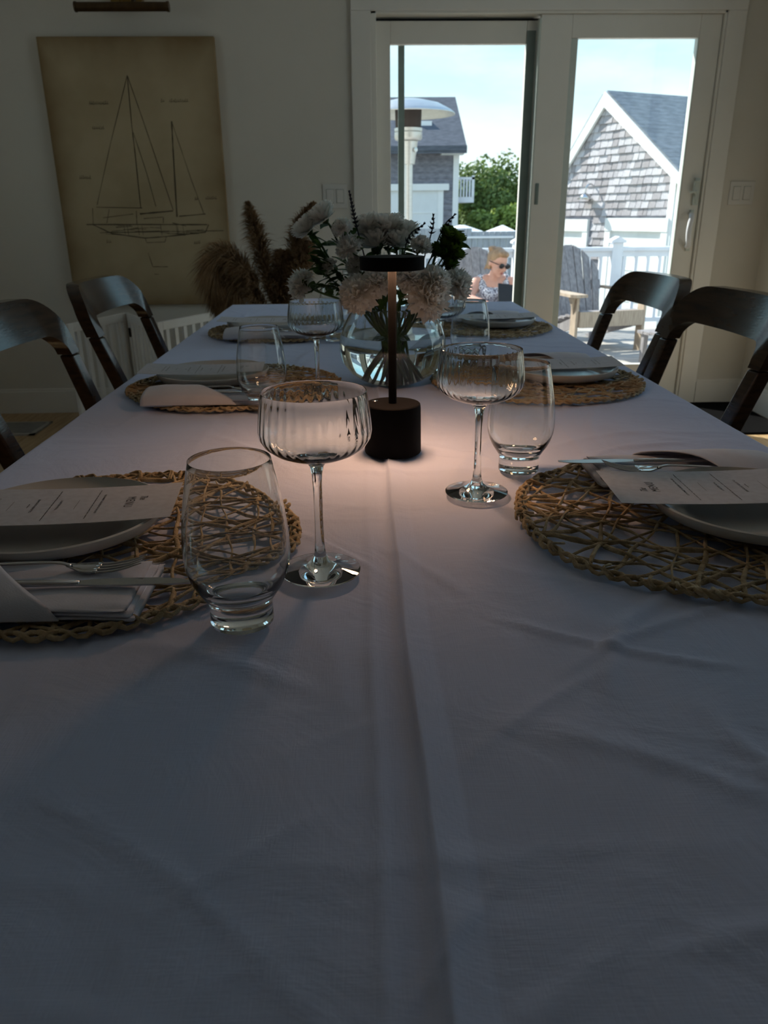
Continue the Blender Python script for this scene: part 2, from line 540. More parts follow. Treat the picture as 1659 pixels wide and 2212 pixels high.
# side walls with windows added outside the frame to brighten the room
def wall_with_window(name, x0, x1, ya, yb, wy0, wy1, wz0, wz1):
    m = MB()
    m.box(x0, x1, ya, wy0, -.14, CZ); m.box(x0, x1, wy1, yb, -.14, CZ)
    m.box(x0, x1, wy0, wy1, -.14, wz0); m.box(x0, x1, wy0, wy1, wz1, CZ)
    return struct(name, m, MT['wall'])
wall_with_window('wall_right', RX, RX + .15, BY, WY, 1.6, 3.25, .50, 2.45)
wall_with_window('wall_left', LX - .15, LX, BY, WY, 2.5, 3.4, 1.15, 2.15)
struct('wall_back', MB().box(LX - .2, RX + .2, BY - .15, BY, -.14, CZ), MT['wall'])
def added_side_window(name, x, wy0, wy1, wz0, wz1):
    r = empty(name, (x, (wy0 + wy1) / 2, wz0), kind='structure')
    h, w = wz1 - wz0, (wy1 - wy0) / 2
    f = MB()
    f.box(-.03, .03, -w, -w + .06, 0, h); f.box(-.03, .03, w - .06, w, 0, h)
    f.box(-.03, .03, -w, w, 0, .06); f.box(-.03, .03, -w, w, h - .06, h); f.box(-.03, .03, -.03, .03, 0, h)
    f.build('window_frame', MT['trim'], r)
    MB().box(-.003, .003, -w + .06, w - .06, .06, h - .06).build('pane', MT['pane'], r)
added_side_window('added_window_1', RX + .075, 1.6, 3.25, .50, 2.45)  # both unseen, put in for extra daylight indoors
added_side_window('added_window_2', LX - .075, 2.5, 3.4, 1.15, 2.15)

# baseboards
struct('baseboard_far', MB().box(LX, -.025, WY - .018, WY, 0, .13).box(LX, -.025, WY - .012, WY, .13, .145), MT['trim'], bevel=.002)
struct('baseboard_far', MB().box(2.035, RX, WY - .018, WY, 0, .13).box(2.035, RX, WY - .012, WY, .13, .145), MT['trim'], bevel=.002)
struct('baseboard_right', MB().box(RX - .018, RX, BY, WY - .018, 0, .13).box(RX - .012, RX, BY, WY - .018, .13, .145), MT['trim'], bevel=.002)
# door casing
struct('trim_1', MB().box(-.022, OX0, WY - .020, WY, 0, OZ1 + .0), MT['trim'], bevel=.003)
struct('trim_2', MB().box(OX1, OX1 + .10, WY - .020, WY, 0, OZ1 + .0), MT['trim'], bevel=.003)
struct('trim_3', MB().box(-.022, OX1 + .10, WY - .020, WY, OZ1, OZ1 + .10), MT['trim'], bevel=.003)

# sliding glass door
door = empty('door_1', (0, WY, 0), kind='structure')
j = MB()
j.box(OX0, OX0 + .028, -.012, .14, 0, OZ1); j.box(OX1 - .014, OX1, -.012, .14, 0, OZ1)
j.box(OX0, OX1, -.012, .15, OZ1 - .012, OZ1); j.box(OX0, OX1, -.012, .14, -.02, .025)
j.build('door_frame', MT['vinyl'], door, bevel=.002)
MB().box(OX0 + .028, 1.93, .100, .15, OZ1 - .06, OZ1 - .010).build('track_gap', MT['seal'], door)
def leaf_frame(name, x0, x1, gx0, gx1, gz0, gz1, y0, y1, z0, z1):
    p = empty(name)
    p.parent = door
    MB().box(x0, gx0, y0, y1, z0, z1).build('stile', MT['vinyl'], p, bevel=.003)
    MB().box(gx1, x1, y0, y1, z0, z1).build('stile', MT['vinyl'], p, bevel=.003)
    MB().box(gx0, gx1, y0, y1, gz1, z1).build('rail', MT['vinyl'], p, bevel=.003)
    MB().box(gx0, gx1, y0, y1, z0, gz0).build('rail', MT['vinyl'], p, bevel=.003)
    ym = (y0 + y1) / 2
    MB().box(gx0, gx1, ym - .003, ym + .003, gz0, gz1).build('glass', MT['pane'], p)
    return p
lp = leaf_frame('fixed_leaf', OX0 + .028, .970, .184, .905, .24, 1.930, .060, .098, .025, OZ1 - .030)
MB().box(.9045, .952, .055, .061, .03, 1.99).build('stile_shade', MT['screen'], lp)  # dark strip over the stile puts its shade into the colour
MB().box(.228, .262, .104, .122, .03, 2.02).build('screen_stile', MT['screen'], lp)
MB().box(.958, .966, .000, .059, .03, OZ1 - .03).build('interlock', MT['bead'], lp)
rp = leaf_frame('sliding_leaf', .966, OX1 - .016, 1.130, 1.803, .24, 1.946, .004, .046, .025, OZ1 - .013)
MB().box(1.1302, 1.166, .008, .046, .24, 1.946).build('bead', MT['bead'], rp, bevel=.002)
MB().box(1.797, 1.803, .002, .046, .24, 1.946).build('bead', MT['bead'], rp)
MB().box(.984, 1.004, -.001, .006, 1.14, 1.25).build('pull_recess', MT['screen'], rp, bevel=.004)
hd = MB()
hd.tube(spline([(1.876, .006, 1.082), (1.866, -.040, 1.070), (1.855, -.052, .995), (1.866, -.040, .92), (1.876, .006, .908)], 26), .0145, 10, flat=.8)
hd.build('pull_handle', MT['railing'], rp, smooth=True)
MB().box(1.868, 1.892, -.004, .006, .885, 1.105).build('handle_plate', MT['bead'], rp, bevel=.003)
lt = MB()
lt.tube([(1.892, -.02, 1.255), (1.868, -.02, 1.252), (1.866, -.02, 1.21), (1.885, -.02, 1.185), (1.89, -.012, 1.14)], .006, 8)
lt.tube([(1.845, -.02, 1.197), (1.885, -.02, 1.20)], .006, 8)
lt.box(1.872, 1.902, -.012, .006, 1.13, 1.27)
lt.build('latch', MT['bead'], rp)

# switch plates
def switch(x0, x1, z0, z1, label):
    r = empty('light_switch', ((x0 + x1) / 2, WY, (z0 + z1) / 2), 0, label, 'light switch')
    w, h = (x1 - x0) / 2, (z1 - z0) / 2
    fr = MB()
    fr.box(-w, w, -.007, 0, -h, h)
    fr.build('wall_plate', MT['switch'], r, bevel=.002)
    for s in (-1, 1):
        rk = MB()
        c = s * w * .42
        rk.prism([(c - .019, -.034), (c + .019, -.034), (c + .019, .034), (c - .019, .034)], -.0115, -.006)
        rk.build('rocker', MT['switch'], r, bevel=.002)
        MB().box(c - .0205, c + .0205, -.0078, -.0065, -.0355, .0355).build('rocker_gap', MT['screen'], r)
switch(-.193, -.060, 1.129, 1.253, 'double rocker light switch between sailboat picture and sliding door')
switch(2.075, 2.215, 1.130, 1.251, 'double rocker light switch at right of sliding door')

# picture and its lamp
pic = empty('sailboat_picture', (-1.165, WY, .625), 0, 'aged parchment canvas print of a two-masted sailboat plan', 'picture')
px0, px1, ph = -1.62 + 1.165, -.722 + 1.165, 1.327
cv = MB().box(px0, px1, -.035, 0, 0, ph)
cv.build('canvas', MT['canvas'], pic, bevel=.003)
DL = [[(-1.181, 1.777), (-1.187, 1.546), (-1.186, 1.424), (-1.189, 1.139)], [(-1.181, 1.777), (-1.309, 1.461), (-1.423, 1.157)], [(-1.181, 1.777), (-1.136, 1.61), (-1.098, 1.463)], [(-1.183, 1.511), (-1.136, 1.313), (-1.106, 1.146)], [(-1.098, 1.463), (-1.014, 1.127)], [(-1.429, 1.145), (-1.181, 1.139)], [(-1.4, 1.091), (-1.234, 1.109)], [(-1.197, 1.109), (-1.015, 1.123)], [(-0.976, 1.563), (-0.983, 1.422), (-0.997, 1.092)], [(-0.976, 1.563), (-0.901, 1.281), (-0.848, 1.106)], [(-0.985, 1.095), (-0.839, 1.106)], [(-1.495, 1.057), (-1.224, 1.055), (-0.836, 1.051)], [(-1.462, 1.057), (-1.362, 1.009), (-1.183, 0.984), (-1.066, 0.991), (-0.848, 1.012), (-0.828, 1.051)], [(-1.427, 1.014), (-0.748, 1.019)], [(-1.183, 0.984), (-1.178, 0.96), (-1.077, 0.963), (-1.066, 0.991)], [(-1.179, 1.085), (-1.071, 1.092), (-1.075, 1.061)], [(-1.45, 1.141), (-1.458, 1.057)], [(-1.361, 1.133), (-1.383, 1.064)], [(-1.176, 0.905), (-1.159, 0.832), (-1.075, 0.831)], [(-1.155, 0.792), (-1.13, 0.791)], [(-1.215, 1.124), (-1.22, 1.055)], [(-1.025, 1.061), (-0.953, 1.045)]]
DW = {0: .0045, 8: .006, 7: .007, 11: .005, 12: .005, 10: .004}
dr = MB()
rd = random.Random(3)
def stroke(m, pts, w):
    """a drawn pencil line: a thin ribbon just proud of the canvas"""
    n = max(2, 5 * (len(pts) - 1) + 1)
    P = []
    for (a, b) in zip(pts[:-1], pts[1:]):
        for q in range(5):
            t = q / 5
            P.append((a[0] * (1 - t) + b[0] * t, a[1] * (1 - t) + b[1] * t))
    P.append(pts[-1])
    v, f = [], []
    for i, p in enumerate(P):
        a, b = P[max(i - 1, 0)], P[min(i + 1, len(P) - 1)]
        dx, dz = b[0] - a[0], b[1] - a[1]
        l = math.hypot(dx, dz) or 1
        ww = w * rd.uniform(.35, .75)
        v += [(p[0] + 1.165 - dz / l * ww, -.0357, p[1] - .625 + dx / l * ww), (p[0] + 1.165 + dz / l * ww, -.0357, p[1] - .625 - dx / l * ww)]
    for i in range(len(P) - 1):
        f.append((2 * i, 2 * i + 1, 2 * i + 3, 2 * i + 2))
    m.add(v, f)
for i, l in enumerate(DL):
    stroke(dr, l, DW.get(i, .003))
for q in range(26):   # shading hatches of the hull
    a = rd.uniform(-1.40, -.88)
    zz = rd.uniform(1.0, 1.05)
    stroke(dr, [(a, zz), (a + rd.uniform(.03, .12), zz + rd.uniform(-.006, .006))], .002)
for q in range(8):
    a = rd.uniform(-1.36, -.9)
    stroke(dr, [(a, 1.05), (a + .003, 1.0)], .002)
for (a, b) in [((-1.393, 1.65), (-1.299, 1.649)), ((-1.02, 1.659), (-1.008, 1.659)), ((-0.977, 1.659), (-0.883, 1.658)), ((-1.394, 1.533), (-1.339, 1.533)), ((-1.497, 1.293), (-1.44, 1.293)), ((-0.832, 1.186), (-0.775, 1.186)), ((-0.89, 1.183), (-0.873, 1.183)), ((-1.397, 0.966), (-1.372, 0.966)), ((-0.916, 0.958), (-0.886, 0.958)), ((-0.907, 0.781), (-0.895, 0.781))]:
    x = a[0]
    while x < b[0]:      # faded handwriting
        stroke(dr, [(x, a[1] - rd.uniform(.003, .008)), (x + .004, a[1] + rd.uniform(.004, .012))], .0022)
        stroke(dr, [(x, a[1] - .004), (x + .009, a[1] - rd.uniform(.0, .006))], .002)
        x += .009
dr.build('sail_plan_drawing', MT['graphite'], pic)

pl = empty('picture_lamp', (-1.135, WY, 2.058), 0, 'brass picture lamp on wall above sailboat canvas', 'wall lamp')
MB().tube([(-.230, -.14, 0), (.216, -.14, 0)], .021, 16).build('lamp_shade', MT['bronze'], pl, smooth=True, auto=40)
for sx in (-.232, .218):
    MB().lathe([(0, -.006), (.023, -.006), (.024, 0), (.023, .006), (0, .006)], 16, TR((sx, -.14, 0), (0, PI / 2, 0))).build('end_cap', MT['bronze'], pl)
MB().tube(spline([(-.01, -.14, .018), (-.01, -.13, .10), (-.01, -.06, .14), (-.01, -.012, .12)], 14), .009, 8).build('arm', MT['brass'], pl, smooth=True)
MB().box(-.082, .020, -.06, 0, .03, .20).build('back_plate', MT['brass'], pl, bevel=.004)
MB().box(.040, .072, -.05, 0, .03, .10).build('bracket', MT['brass'], pl, bevel=.003)

# floor register by the left wall
rg = empty('floor_register', (-1.93, 4.21, 0), 0, 'dark slatted floor vent beside the far wall at left', 'vent')
fr = MB()
fr.box(-.16, .16, -.14, -.115, 0, .008); fr.box(-.16, .16, .115, .14, 0, .008); fr.box(-.16, -.135, -.14, .14, 0, .008); fr.box(.135, .16, -.14, .14, 0, .008)
fr.build('vent_frame', MT['register'], rg)
MB().box(-.135, .135, -.115, .115, .0005, .0015).build('duct_opening', MT['seal'], rg)
for q in range(9):
    y_ = -.10 + q * .025
    MB().box(-.135, .135, y_ - .006, y_ + .006, .002, .006).build('slat', MT['register'], rg)

# black mat by the door
tag(MB().box(1.72, 2.27, 3.86, 4.56, 0.0, .012).build('door_mat', MT['rug'], None, bevel=.004), 'black rubber mat on the floor inside sliding door', 'mat')

# white folding slatted gate near the left wall
gate = empty('folding_gate', (-1.139, 4.2, 0), 0, 'white zigzag folding gate of upright slats below sailboat picture', 'gate')
GP = [(-1.463, 3.94), (-1.300, 4.43), (-1.030, 3.97), (-.800, 4.44)]
for gi in range(3):
    a, b = Vector((*GP[gi], 0)), Vector((*GP[gi + 1], 0))
    d = b - a
    L = d.length
    T_ = Matrix.Translation(a - Vector((-1.139, 4.2, 0))) @ Matrix.Rotation(math.atan2(d.y, d.x), 4, 'Z')
    pn = empty('gate_panel')
    pn.parent = gate
    pn.matrix_local = T_
    fm = MB()
    fm.box(.01, .048, -.010, .010, 0, .60); fm.box(L - .048, L - .01, -.010, .010, 0, .60)
    fm.box(.048, L - .048, -.010, .010, .556, .60); fm.box(.048, L - .048, -.010, .010, .06, .10)
    fm.build('panel_frame', MT['gate'], pn, bevel=.003)
    ns = 6
    for q in range(ns):
        xc = .048 + (L - .096) * (q + .5) / ns
        MB().box(xc - .013, xc + .013, -.007, .007, .10, .556).build('slat', MT['gate'], pn)
    if gi == 1:
        MB().cbox((.075, -.012, .50), (.018, .012, .05)).build('latch', MT['seal'], pn, bevel=.004)

# ================================================================== TABLE AND CLOTH
TX0, TX1, TY0, TY1, TZ = -.535, .645, -.42, 3.352, .75
tb = empty('dining_table', (.055, 1.466, 0), 0, 'long wooden dining table hidden under the white tablecloth', 'table')
MB().box(-.585, .585, -1.88, 1.88, .70, .7425).build('table_top', MT['table'], tb, bevel=.004)
for sx in (-.5, .5):
    for sy in (-1.75, 1.75):
        MB().lathe([(.028, 0), (.036, .4), (.045, .70)], 12, TR((sx, sy, 0))).build('leg', MT['table'], tb)

rw = random.Random(11)
segs = []
for q in range(220):
    y_ = rw.uniform(-.1, 3.2)
    x_ = rw.uniform(TX0, TX1)
    an = rw.choice([rw.gauss(.9, .35), rw.gauss(-.6, .4), rw.uniform(0, PI)])
    ln = rw.uniform(.03, .16)
    segs.append((x_, y_, math.cos(an), math.sin(an), ln, rw.uniform(.003, .010), rw.uniform(.0010, .0034) * (1 if x_ > .06 else .75)))
def cloth_h(X, Y):
    H = np.zeros_like(X)
    # pressed centre fold: abrupt on the left, falling away slowly to the right
    wob = .0012 * np.sin(Y * 7.0) + .0008 * np.sin(Y * 19)
    d = X - .036 - wob
    H += .0058 * np.where(d < 0, np.exp(d / .0030), np.clip(1 - d / .024, 0, 1))
    H -= .0012 * np.exp(-((d + .010) / .008) ** 2)
    d2 = X - .006 - wob * .7 + .012 * (Y - .25) * 0.0
    H += .0016 * np.exp(-(d2 / .006) ** 2) * (0.5 + 0.5 * np.clip((1.0 - Y) / .6, 0, 1))
    for x0, a in ((-.27, .0013), (.345, .0015)):
        H += a * np.exp(-np.abs((X - x0 - wob) / .005))
    for y0, a in ((.343, .0010), (.80, .0006), (1.26, .0014), (1.95, .0014), (2.62, .0014)):
        H += a * np.exp(-np.abs((Y - y0 - .006 * np.sin(X * 9)) / .005)) * (.4 + .6 * (np.sin(X * 13 + y0 * 20) * .5 + .5))
    H += .0013 * np.exp(-((Y - .338 - .05 * (X - .04)) / .006) ** 2) * np.clip((X - .036) / .01, 0, 1) * np.clip((.10 - X) / .03, 0, 1)
    for (sx, sy, cx, cy, ln, w, a) in segs:
        u = (X - sx) * cx + (Y - sy) * cy
        v = -(X - sx) * cy + (Y - sy) * cx + .9 * u * u
        H += a * np.exp(-(v / w) ** 2) * np.exp(-(u / ln) ** 4)
    H += .0010 * np.sin(X * 11 + 2.1 * np.sin(Y * 5)) * np.sin(Y * 8 + 1.3)
    return H
def axis(a, b, fine):
    out, p = [], a
    while p < b - 1e-6:
        out.append(p)
        p += fine(p)
    out.append(b)
    return out
DROP = .225
ax = [TX0 - DROP * t for t in (1, .8, .6, .42, .26, .14, .07, .035, .015)] + axis(TX0, TX1, lambda p: .0018 if -.02 < p < .075 else .0055) + [TX1 + DROP * t for t in (.015, .035, .07, .14, .26, .42, .6, .8, 1)]
ay = [TY0 - DROP * t for t in (1, .6, .26, .07, .02)] + axis(TY0, TY1, lambda p: .006 if p < 1.25 else .012) + [TY1 + DROP * t for t in (.015, .035, .07, .14, .26, .42, .6, .8, 1)]
ax, ay = np.array(ax), np.array(ay)
GX, GY = np.meshgrid(ax, ay)
CXp, CYp = np.clip(GX, TX0, TX1), np.clip(GY, TY0, TY1)
ox, oy = GX - CXp, GY - CYp
dist = np.maximum(np.abs(ox), np.abs(oy))
Hh = cloth_h(CXp, CYp)
edge = np.minimum(np.minimum(CXp - TX0, TX1 - CXp), np.minimum(CYp - TY0, TY1 - CYp))
Hh *= np.clip(edge / .03, .25, 1)
r_ = .012
nn = np.hypot(ox, oy) + 1e-9
wave = .016 * np.clip(dist / DROP, 0, 1) * (1 + np.sin((CYp + 1.7 * CXp) * 21 + 2 * np.sin(CYp * 6)))
outw = r_ * (1 - np.exp(-dist / r_)) + wave * (dist > 0)
PX = CXp + ox / nn * outw
PY = CYp + oy / nn * outw
PZ = np.maximum(TZ - .0022 + Hh, TZ - .0055) - np.clip(dist - r_ * .5 * (1 - np.exp(-dist / r_)), 0, None)
nu, nv = len(ax), len(ay)
me = bpy.data.meshes.new('tablecloth')
V = np.stack([PX, PY, PZ], -1).reshape(-1, 3)
ii = (np.arange(nv - 1)[:, None] * nu + np.arange(nu - 1)[None, :]).reshape(-1)
Fq = np.stack([ii, ii + 1, ii + 1 + nu, ii + nu], -1)
me.from_pydata(V.tolist(), [], Fq.tolist())
me.polygons.foreach_set('use_smooth', [True] * len(me.polygons))
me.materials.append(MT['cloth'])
tc_ = bpy.data.objects.new('tablecloth', me)
COL.objects.link(tc_)
tag(tc_, 'white creased tablecloth with a pressed centre fold over the long table', 'tablecloth')

# ================================================================== CHAIRS
def u_frame(hw, zb, zt, ro, inw, zi, ri, dep, lean):
    """outline pairs (outer, inner) of the bent crest rail; returns point pairs in (y,z)"""
    def path(h, ztop, r, n):
        P = []
        zc = ztop - r
        for i in range(5): P.append((-h, zb + (zc - zb) * i / 5))
        for i in range(n + 1):
            a = PI - (PI / 2) * i / n
            P.append((-h + r + r * math.cos(a), zc + r * math.sin(a)))
        for i in range(1, 12): P.append((-h + r + (2 * h - 2 * r) * i / 12, ztop))
        for i in range(n + 1):
            a = PI / 2 - (PI / 2) * i / n
            P.append((h - r + r * math.cos(a), zc + r * math.sin(a)))
        for i in range(1, 6): P.append((h, zc + (zb - zc) * i / 5))
        return P
    return path(hw, zt, ro, 10), path(inw, zi, ri, 10)
def back_x(z):
    return -.212 - max(0.0, z - .46) * .36
def chair_proto():
    c = empty('dining_chair', (0, 0, 0))
    # crest rail
    O, I = u_frame(.262, .772, .915, .105, .214, .824, .050, .036, .36)
    v, f = [], []
    n = len(O)
    for (o, i) in zip(O, I):
        for p in (o, i):
            bow = -.042 * max(0, 1 - (p[0] / .25) ** 2) * min(1, max(0, (p[1] - .79) / .05))
            xb = back_x(p[1]) + bow
            v += [(xb + .019, p[0], p[1]), (xb - .019, p[0], p[1])]
    for k in range(n - 1):
        a, b = 4 * k, 4 * (k + 1)
        f += [(a, b, b + 2, a + 2), (a + 1, a + 3, b + 3, b + 1), (a, a + 1, b + 1, b), (a + 2, b + 2, b + 3, a + 3)]
    f += [(0, 2, 3, 1), (4 * n - 4, 4 * n - 3, 4 * n - 1, 4 * n - 2)]
    m = MB(); m.add(v, f)
    m.build('crest_rail', MT['chair'], c, bevel=.007, seg=3, weld=True)
    # posts running down into the rear legs
    for s in (-1, 1):
        v, f = [], []
        zs = [(.770, .262, .214, .036), (.62, .252, .206, .040), (.46, .243, .200, .044), (.25, .236, .200, .038), (.0, .232, .204, .028)]
        for (z, yo, yi, d) in zs:
            xb = back_x(z) if z >= .46 else -.212 - (.46 - z) * .16
            v += [(xb + d / 2, s * yo, z), (xb - d / 2, s * yo, z), (xb - d / 2, s * yi, z), (xb + d / 2, s * yi, z)]
        for k in range(len(zs) - 1):
            for q in range(4):
                f.append((4 * k + q, 4 * k + (q + 1) % 4, 4 * k + 4 + (q + 1) % 4, 4 * k + 4 + q))
        f += [(0, 3, 2, 1), (16, 17, 18, 19)]
        m = MB(); m.add(v, f)
        m.build('back_post', MT['chair'], c, bevel=.006, seg=2, weld=True)
        m = MB()
        m.tube([(.20, s * .225, 0), (.195, s * .222, .2), (.19, s * .218, .43)], [.013, .018, .021], 12)
        m.build('leg', MT['chair'], c, smooth=True)
    # seat
    P = []
    for jv in range(9):
        for iu in range(9):
            u, w = iu / 8 * 2 - 1, jv / 8 * 2 - 1
            hwid = .245 + .018 * (u + 1) / 2
            P.append((u * .225, w * hwid, .462 - .012 * (1 - u * u) * (1 - w * w)))
    for jv in range(9):
        for iu in range(9):
            u, w = iu / 8 * 2 - 1, jv / 8 * 2 - 1
            P.append((u * .215, w * .235, .43))
    f = []
    for jv in range(8):
        for iu in range(8):
            a = jv * 9 + iu
            f += [(a, a + 1, a + 10, a + 9), (81 + a, 81 + a + 9, 81 + a + 10, 81 + a + 1)]
    for k in range(8):
        f += [(k, 81 + k, 82 + k, k + 1), (72 + k, 73 + k, 154 + k, 153 + k), (9 * k, 9 * k + 9, 90 + 9 * k, 81 + 9 * k), (9 * k + 8, 89 + 9 * k, 98 + 9 * k, 17 + 9 * k)]
    m = MB(); m.add(P, f)
    m.build('seat', MT['chair'], c, bevel=.005, weld=True)
    m = MB()
    m.box(-.20, .19, -.232, -.214, .37, .43); m.box(-.20, .19, .214, .232, .37, .43); m.box(.178, .196, -.22, .22, .37, .43)
    m.build('seat_frame', MT['chair'], c, bevel=.003)
    return c
ch = chair_proto()
CH = [(-.440, 1.765, -.05, 'dark walnut open-back chair on the left side, nearer the camera, cut by frame edge'),
      (-.438, 2.530, -.05, 'dark walnut open-back chair in front of folding gate at far left'),
      (.545, 2.465, PI + .05, 'dark walnut open-back chair nearest the sliding door on the right'),
      (.548, 1.895, PI + .05, 'dark walnut open-back chair at right, nearer camera, before the door handle')]
for k, (x_, y_, rz, lab) in enumerate(CH):
    o = ch if k == 0 else copy_tree(ch)
    o.location, o.rotation_euler = (x_, y_, 0), (0, 0, rz)
    tag(o, lab, 'chair', 'dining chairs around the table')

# ================================================================== PLACE SETTINGS
def mat_weave(seed):
    r = random.Random(seed)
    m = MB()
    R = .218
    for d in range(4):
        th = d * PI / 4 + .2 + r.uniform(-.1, .1)
        nline = 14
        for q in range(nline):
            off = (q - (nline - 1) / 2) * (2 * R / nline) + r.uniform(-.009, .009)
            if abs(off) > R - .008: continue
            L = math.sqrt(R * R - off * off)
            t2 = th + r.uniform(-.16, .16)
            ph, am, cv = r.uniform(0, 6.28), r.uniform(.0008, .0020), r.uniform(-.25, .25)
            pts = []
            n = 22
            for i in range(n):
                u = (i / (n - 1) * 2 - 1) * L
                w = off + cv * (u * u - L * L * .4) * .5 + .002 * math.sin(u * 60 + ph)
                x, y = u * math.cos(t2) - w * math.sin(t2), u * math.sin(t2) + w * math.cos(t2)
                rr = math.hypot(x, y)
                if rr > R: x, y = x * R / rr, y * R / rr
                pts.append((x, y, .0031 + am * math.sin(u * 78 + ph + d * 1.3)))
            m.tube(pts, r.uniform(.0019, .0034), 6, flat=.55, twist=r.uniform(.25, .5))
    return m
def mat_rim(seed):
    r = random.Random(seed)
    m = MB()
    for k in range(3):
        n = 210
        pts = []
        for i in range(n + 1):
            a = 2 * PI * i / n
            rr = .222 + .0055 * math.sin(a * 24 + k * 2 * PI / 3) + .004 * math.sin(a * 5 + seed) + r.uniform(-.0008, .0008)
            pts.append((rr * math.cos(a), rr * math.sin(a), .0043 + .0024 * math.cos(a * 48 + k * 4 * PI / 3)))
        m.tube(pts, .0030, 6, flat=.7, twist=.4)
    for q in range(40):        # loose ends bent over the rim
        a = r.uniform(0, 2 * PI)
        a2 = a + r.uniform(.05, .10)
        m.tube(spline([(.205 * math.cos(a), .205 * math.sin(a), .004), (.226 * math.cos(a + .02), .226 * math.sin(a + .02), .0085), (.229 * math.cos(a2), .229 * math.sin(a2), .004)], 7), .0024, 6, flat=.6, twist=.4)
    return m
WEAVE = [mat_weave(s).mesh('woven_straw', MT['straw'], True) for s in (5, 9)]
RIM = [mat_rim(s).mesh('braided_rim', MT['straw'], True) for s in (2, 3)]

plate_me = MB().lathe([(0, .0035), (.074, .0035), (.088, .0055), (.106, .0115), (.1165, .0195), (.1195, .0235), (.1222, .0225), (.1222, .0190), (.116, .0095), (.098, .0028), (.078, 0), (.072, 0), (.070, .0018), (0, .0018)], 96).mesh('plate', MT['plate'], True)

tum_prof = [(0, 0), (.0265, 0), (.0283, .0012), (.0288, .004), (.0284, .012), (.0283, .018), (.0292, .0235), (.0335, .0300), (.0390, .0385), (.0432, .0475), (.0460, .0580), (.0470, .0690), (.0466, .0830), (.0452, .0980), (.0428, .1150), (.0396, .1330), (.0362, .1490), (.03505, .1545), (.03495, .1549), (.0347, .15505), (.03445, .1549), (.03435, .1545), (.0355, .1490), (.0389, .1330), (.0421, .1150), (.0445, .0980), (.0458, .0830), (.0461, .0690), (.0449, .0580), (.0418, .0480), (.0366, .0400), (.0300, .0335), (.0200, .0290), (.0100, .0272), (0, .0268)]
tum_me = MB().lathe(tum_prof, 72).mesh('tumbler', MT['glass'], True)
def rib(r, z, a):
    return r
co_prof = [(0, .0), (.0385, 0), (.0412, .0010), (.0412, .0024), (.036, .0034), (.024, .0054), (.014, .0088), (.0085, .0135), (.0058, .021), (.0047, .034), (.0043, .06), (.0045, .09), (.0052, .106), (.0068, .1145), (.0105, .1195), (.018, .1225), (.030, .1256), (.041, .1305), (.0500, .1375), (.0545, .1450), (.0555, .1525), (.0548, .1610), (.0535, .1720), (.0518, .1830), (.0508, .1893), (.05075, .1898), (.0505, .1900), (.05025, .1898), (.0502, .1893), (.0512, .1830), (.0529, .1720), (.0542, .1610), (.0548, .1525), (.0537, .1457), (.0493, .1387), (.0405, .1325), (.030, .1282), (.018, .1256), (.008, .1246), (0, .1244)]
def rib2(r, z, a):
    # moulded vertical ribs on the inside of the bowl wall
    inner = (z > .137 and r < .0545 and r in RIB_R)
    return r - .00042 * (1 + math.cos(a * 36)) if inner else r
RIB_R = {p[0] for p in co_prof[26:33]}
cm = MB()
n_ = 180
vv, ff = [], []
for ip, (r, z) in enumerate(co_prof):
    for k in range(n_):
        a = 2 * PI * k / n_
        rr = r
        if 30 <= ip <= 35: rr = r - .00016 * (1 + math.cos(a * 36)) * (1.0 if ip < 35 else .6)
        vv.append((rr * math.cos(a), rr * math.sin(a), z))
for i in range(len(co_prof) - 1):
    for k in range(n_):
        k2 = (k + 1) % n_
        ff.append((i * n_ + k, i * n_ + k2, (i + 1) * n_ + k2, (i + 1) * n_ + k))
cm.add(vv, ff)
coupe_me = cm.mesh('coupe_glass', MT['glass'], True)
for me_ in (tum_me, coupe_me, plate_me):
    bm = bmesh.new(); bm.from_mesh(me_)
    bmesh.ops.remove_doubles(bm, verts=bm.verts, dist=1e-6)
    bmesh.ops.recalc_face_normals(bm, faces=bm.faces)
    bm.to_mesh(me_); bm.free()
    me_.set_sharp_from_angle(angle=math.radians(38))

# cutlery, lying along +x with the tip at +x
def fork_mesh():
    m = MB()
    m.tube(spline([(-.120, 0, .004), (-.08, 0, .0045), (-.03, 0, .0075), (.015, 0, .009), (.030, 0, .006)], 20), [.0052 - .0022 * min(1, i / 14) for i in range(20)], 10, flat=.42)
    return m
def fork_head():
    m = MB()
    v, f = [], []
    st = [(.026, .0030, .0062), (.034, .0060, .0046), (.042, .0105, .0034), (.052, .0122, .0034), (.058, .0120, .0040)]
    for (x, w, z) in st:
        for s in (-1, -.5, 0, .5, 1):
            v.append((x, s * w, z + .0012 * s * s)); 
        for s in (-1, -.5, 0, .5, 1):
            v.append((x, s * w, z - .0016 + .0012 * s * s))
    for i in range(len(st) - 1):
        a, b = 10 * i, 10 * (i + 1)
        for q in range(4):
            f += [(a + q, b + q, b + q + 1, a + q + 1), (a + 5 + q, a + 6 + q, b + 6 + q, b + 5 + q)]
        f += [(a, a + 5, b + 5, b), (a + 4, b + 4, b + 9, a + 9)]
    f += [tuple([0, 1, 2, 3, 4, 9, 8, 7, 6, 5]), tuple([45, 46, 47, 48, 49, 44, 43, 42, 41, 40])]
    m.add(v, f)
    return m
def tine(k):
    y = (k - 1.5) * .0066
    m = MB()
    m.tube(spline([(.054, y, .0032), (.070, y, .0042), (.088, y * .97, .0080), (.104, y * .94, .0135)], 10), [.0020, .0020, .0019, .0018, .0017, .0016, .0015, .0013, .0011, .0007], 8, flat=.75)
    return m
FORK = [('handle', fork_mesh().mesh('fork_handle', MT['steel'], True)), ('head', fork_head().mesh('fork_head', MT['steel'], True))] + [('tine', tine(k).mesh('tine', MT['steel'], True)) for k in range(4)]
km = MB()
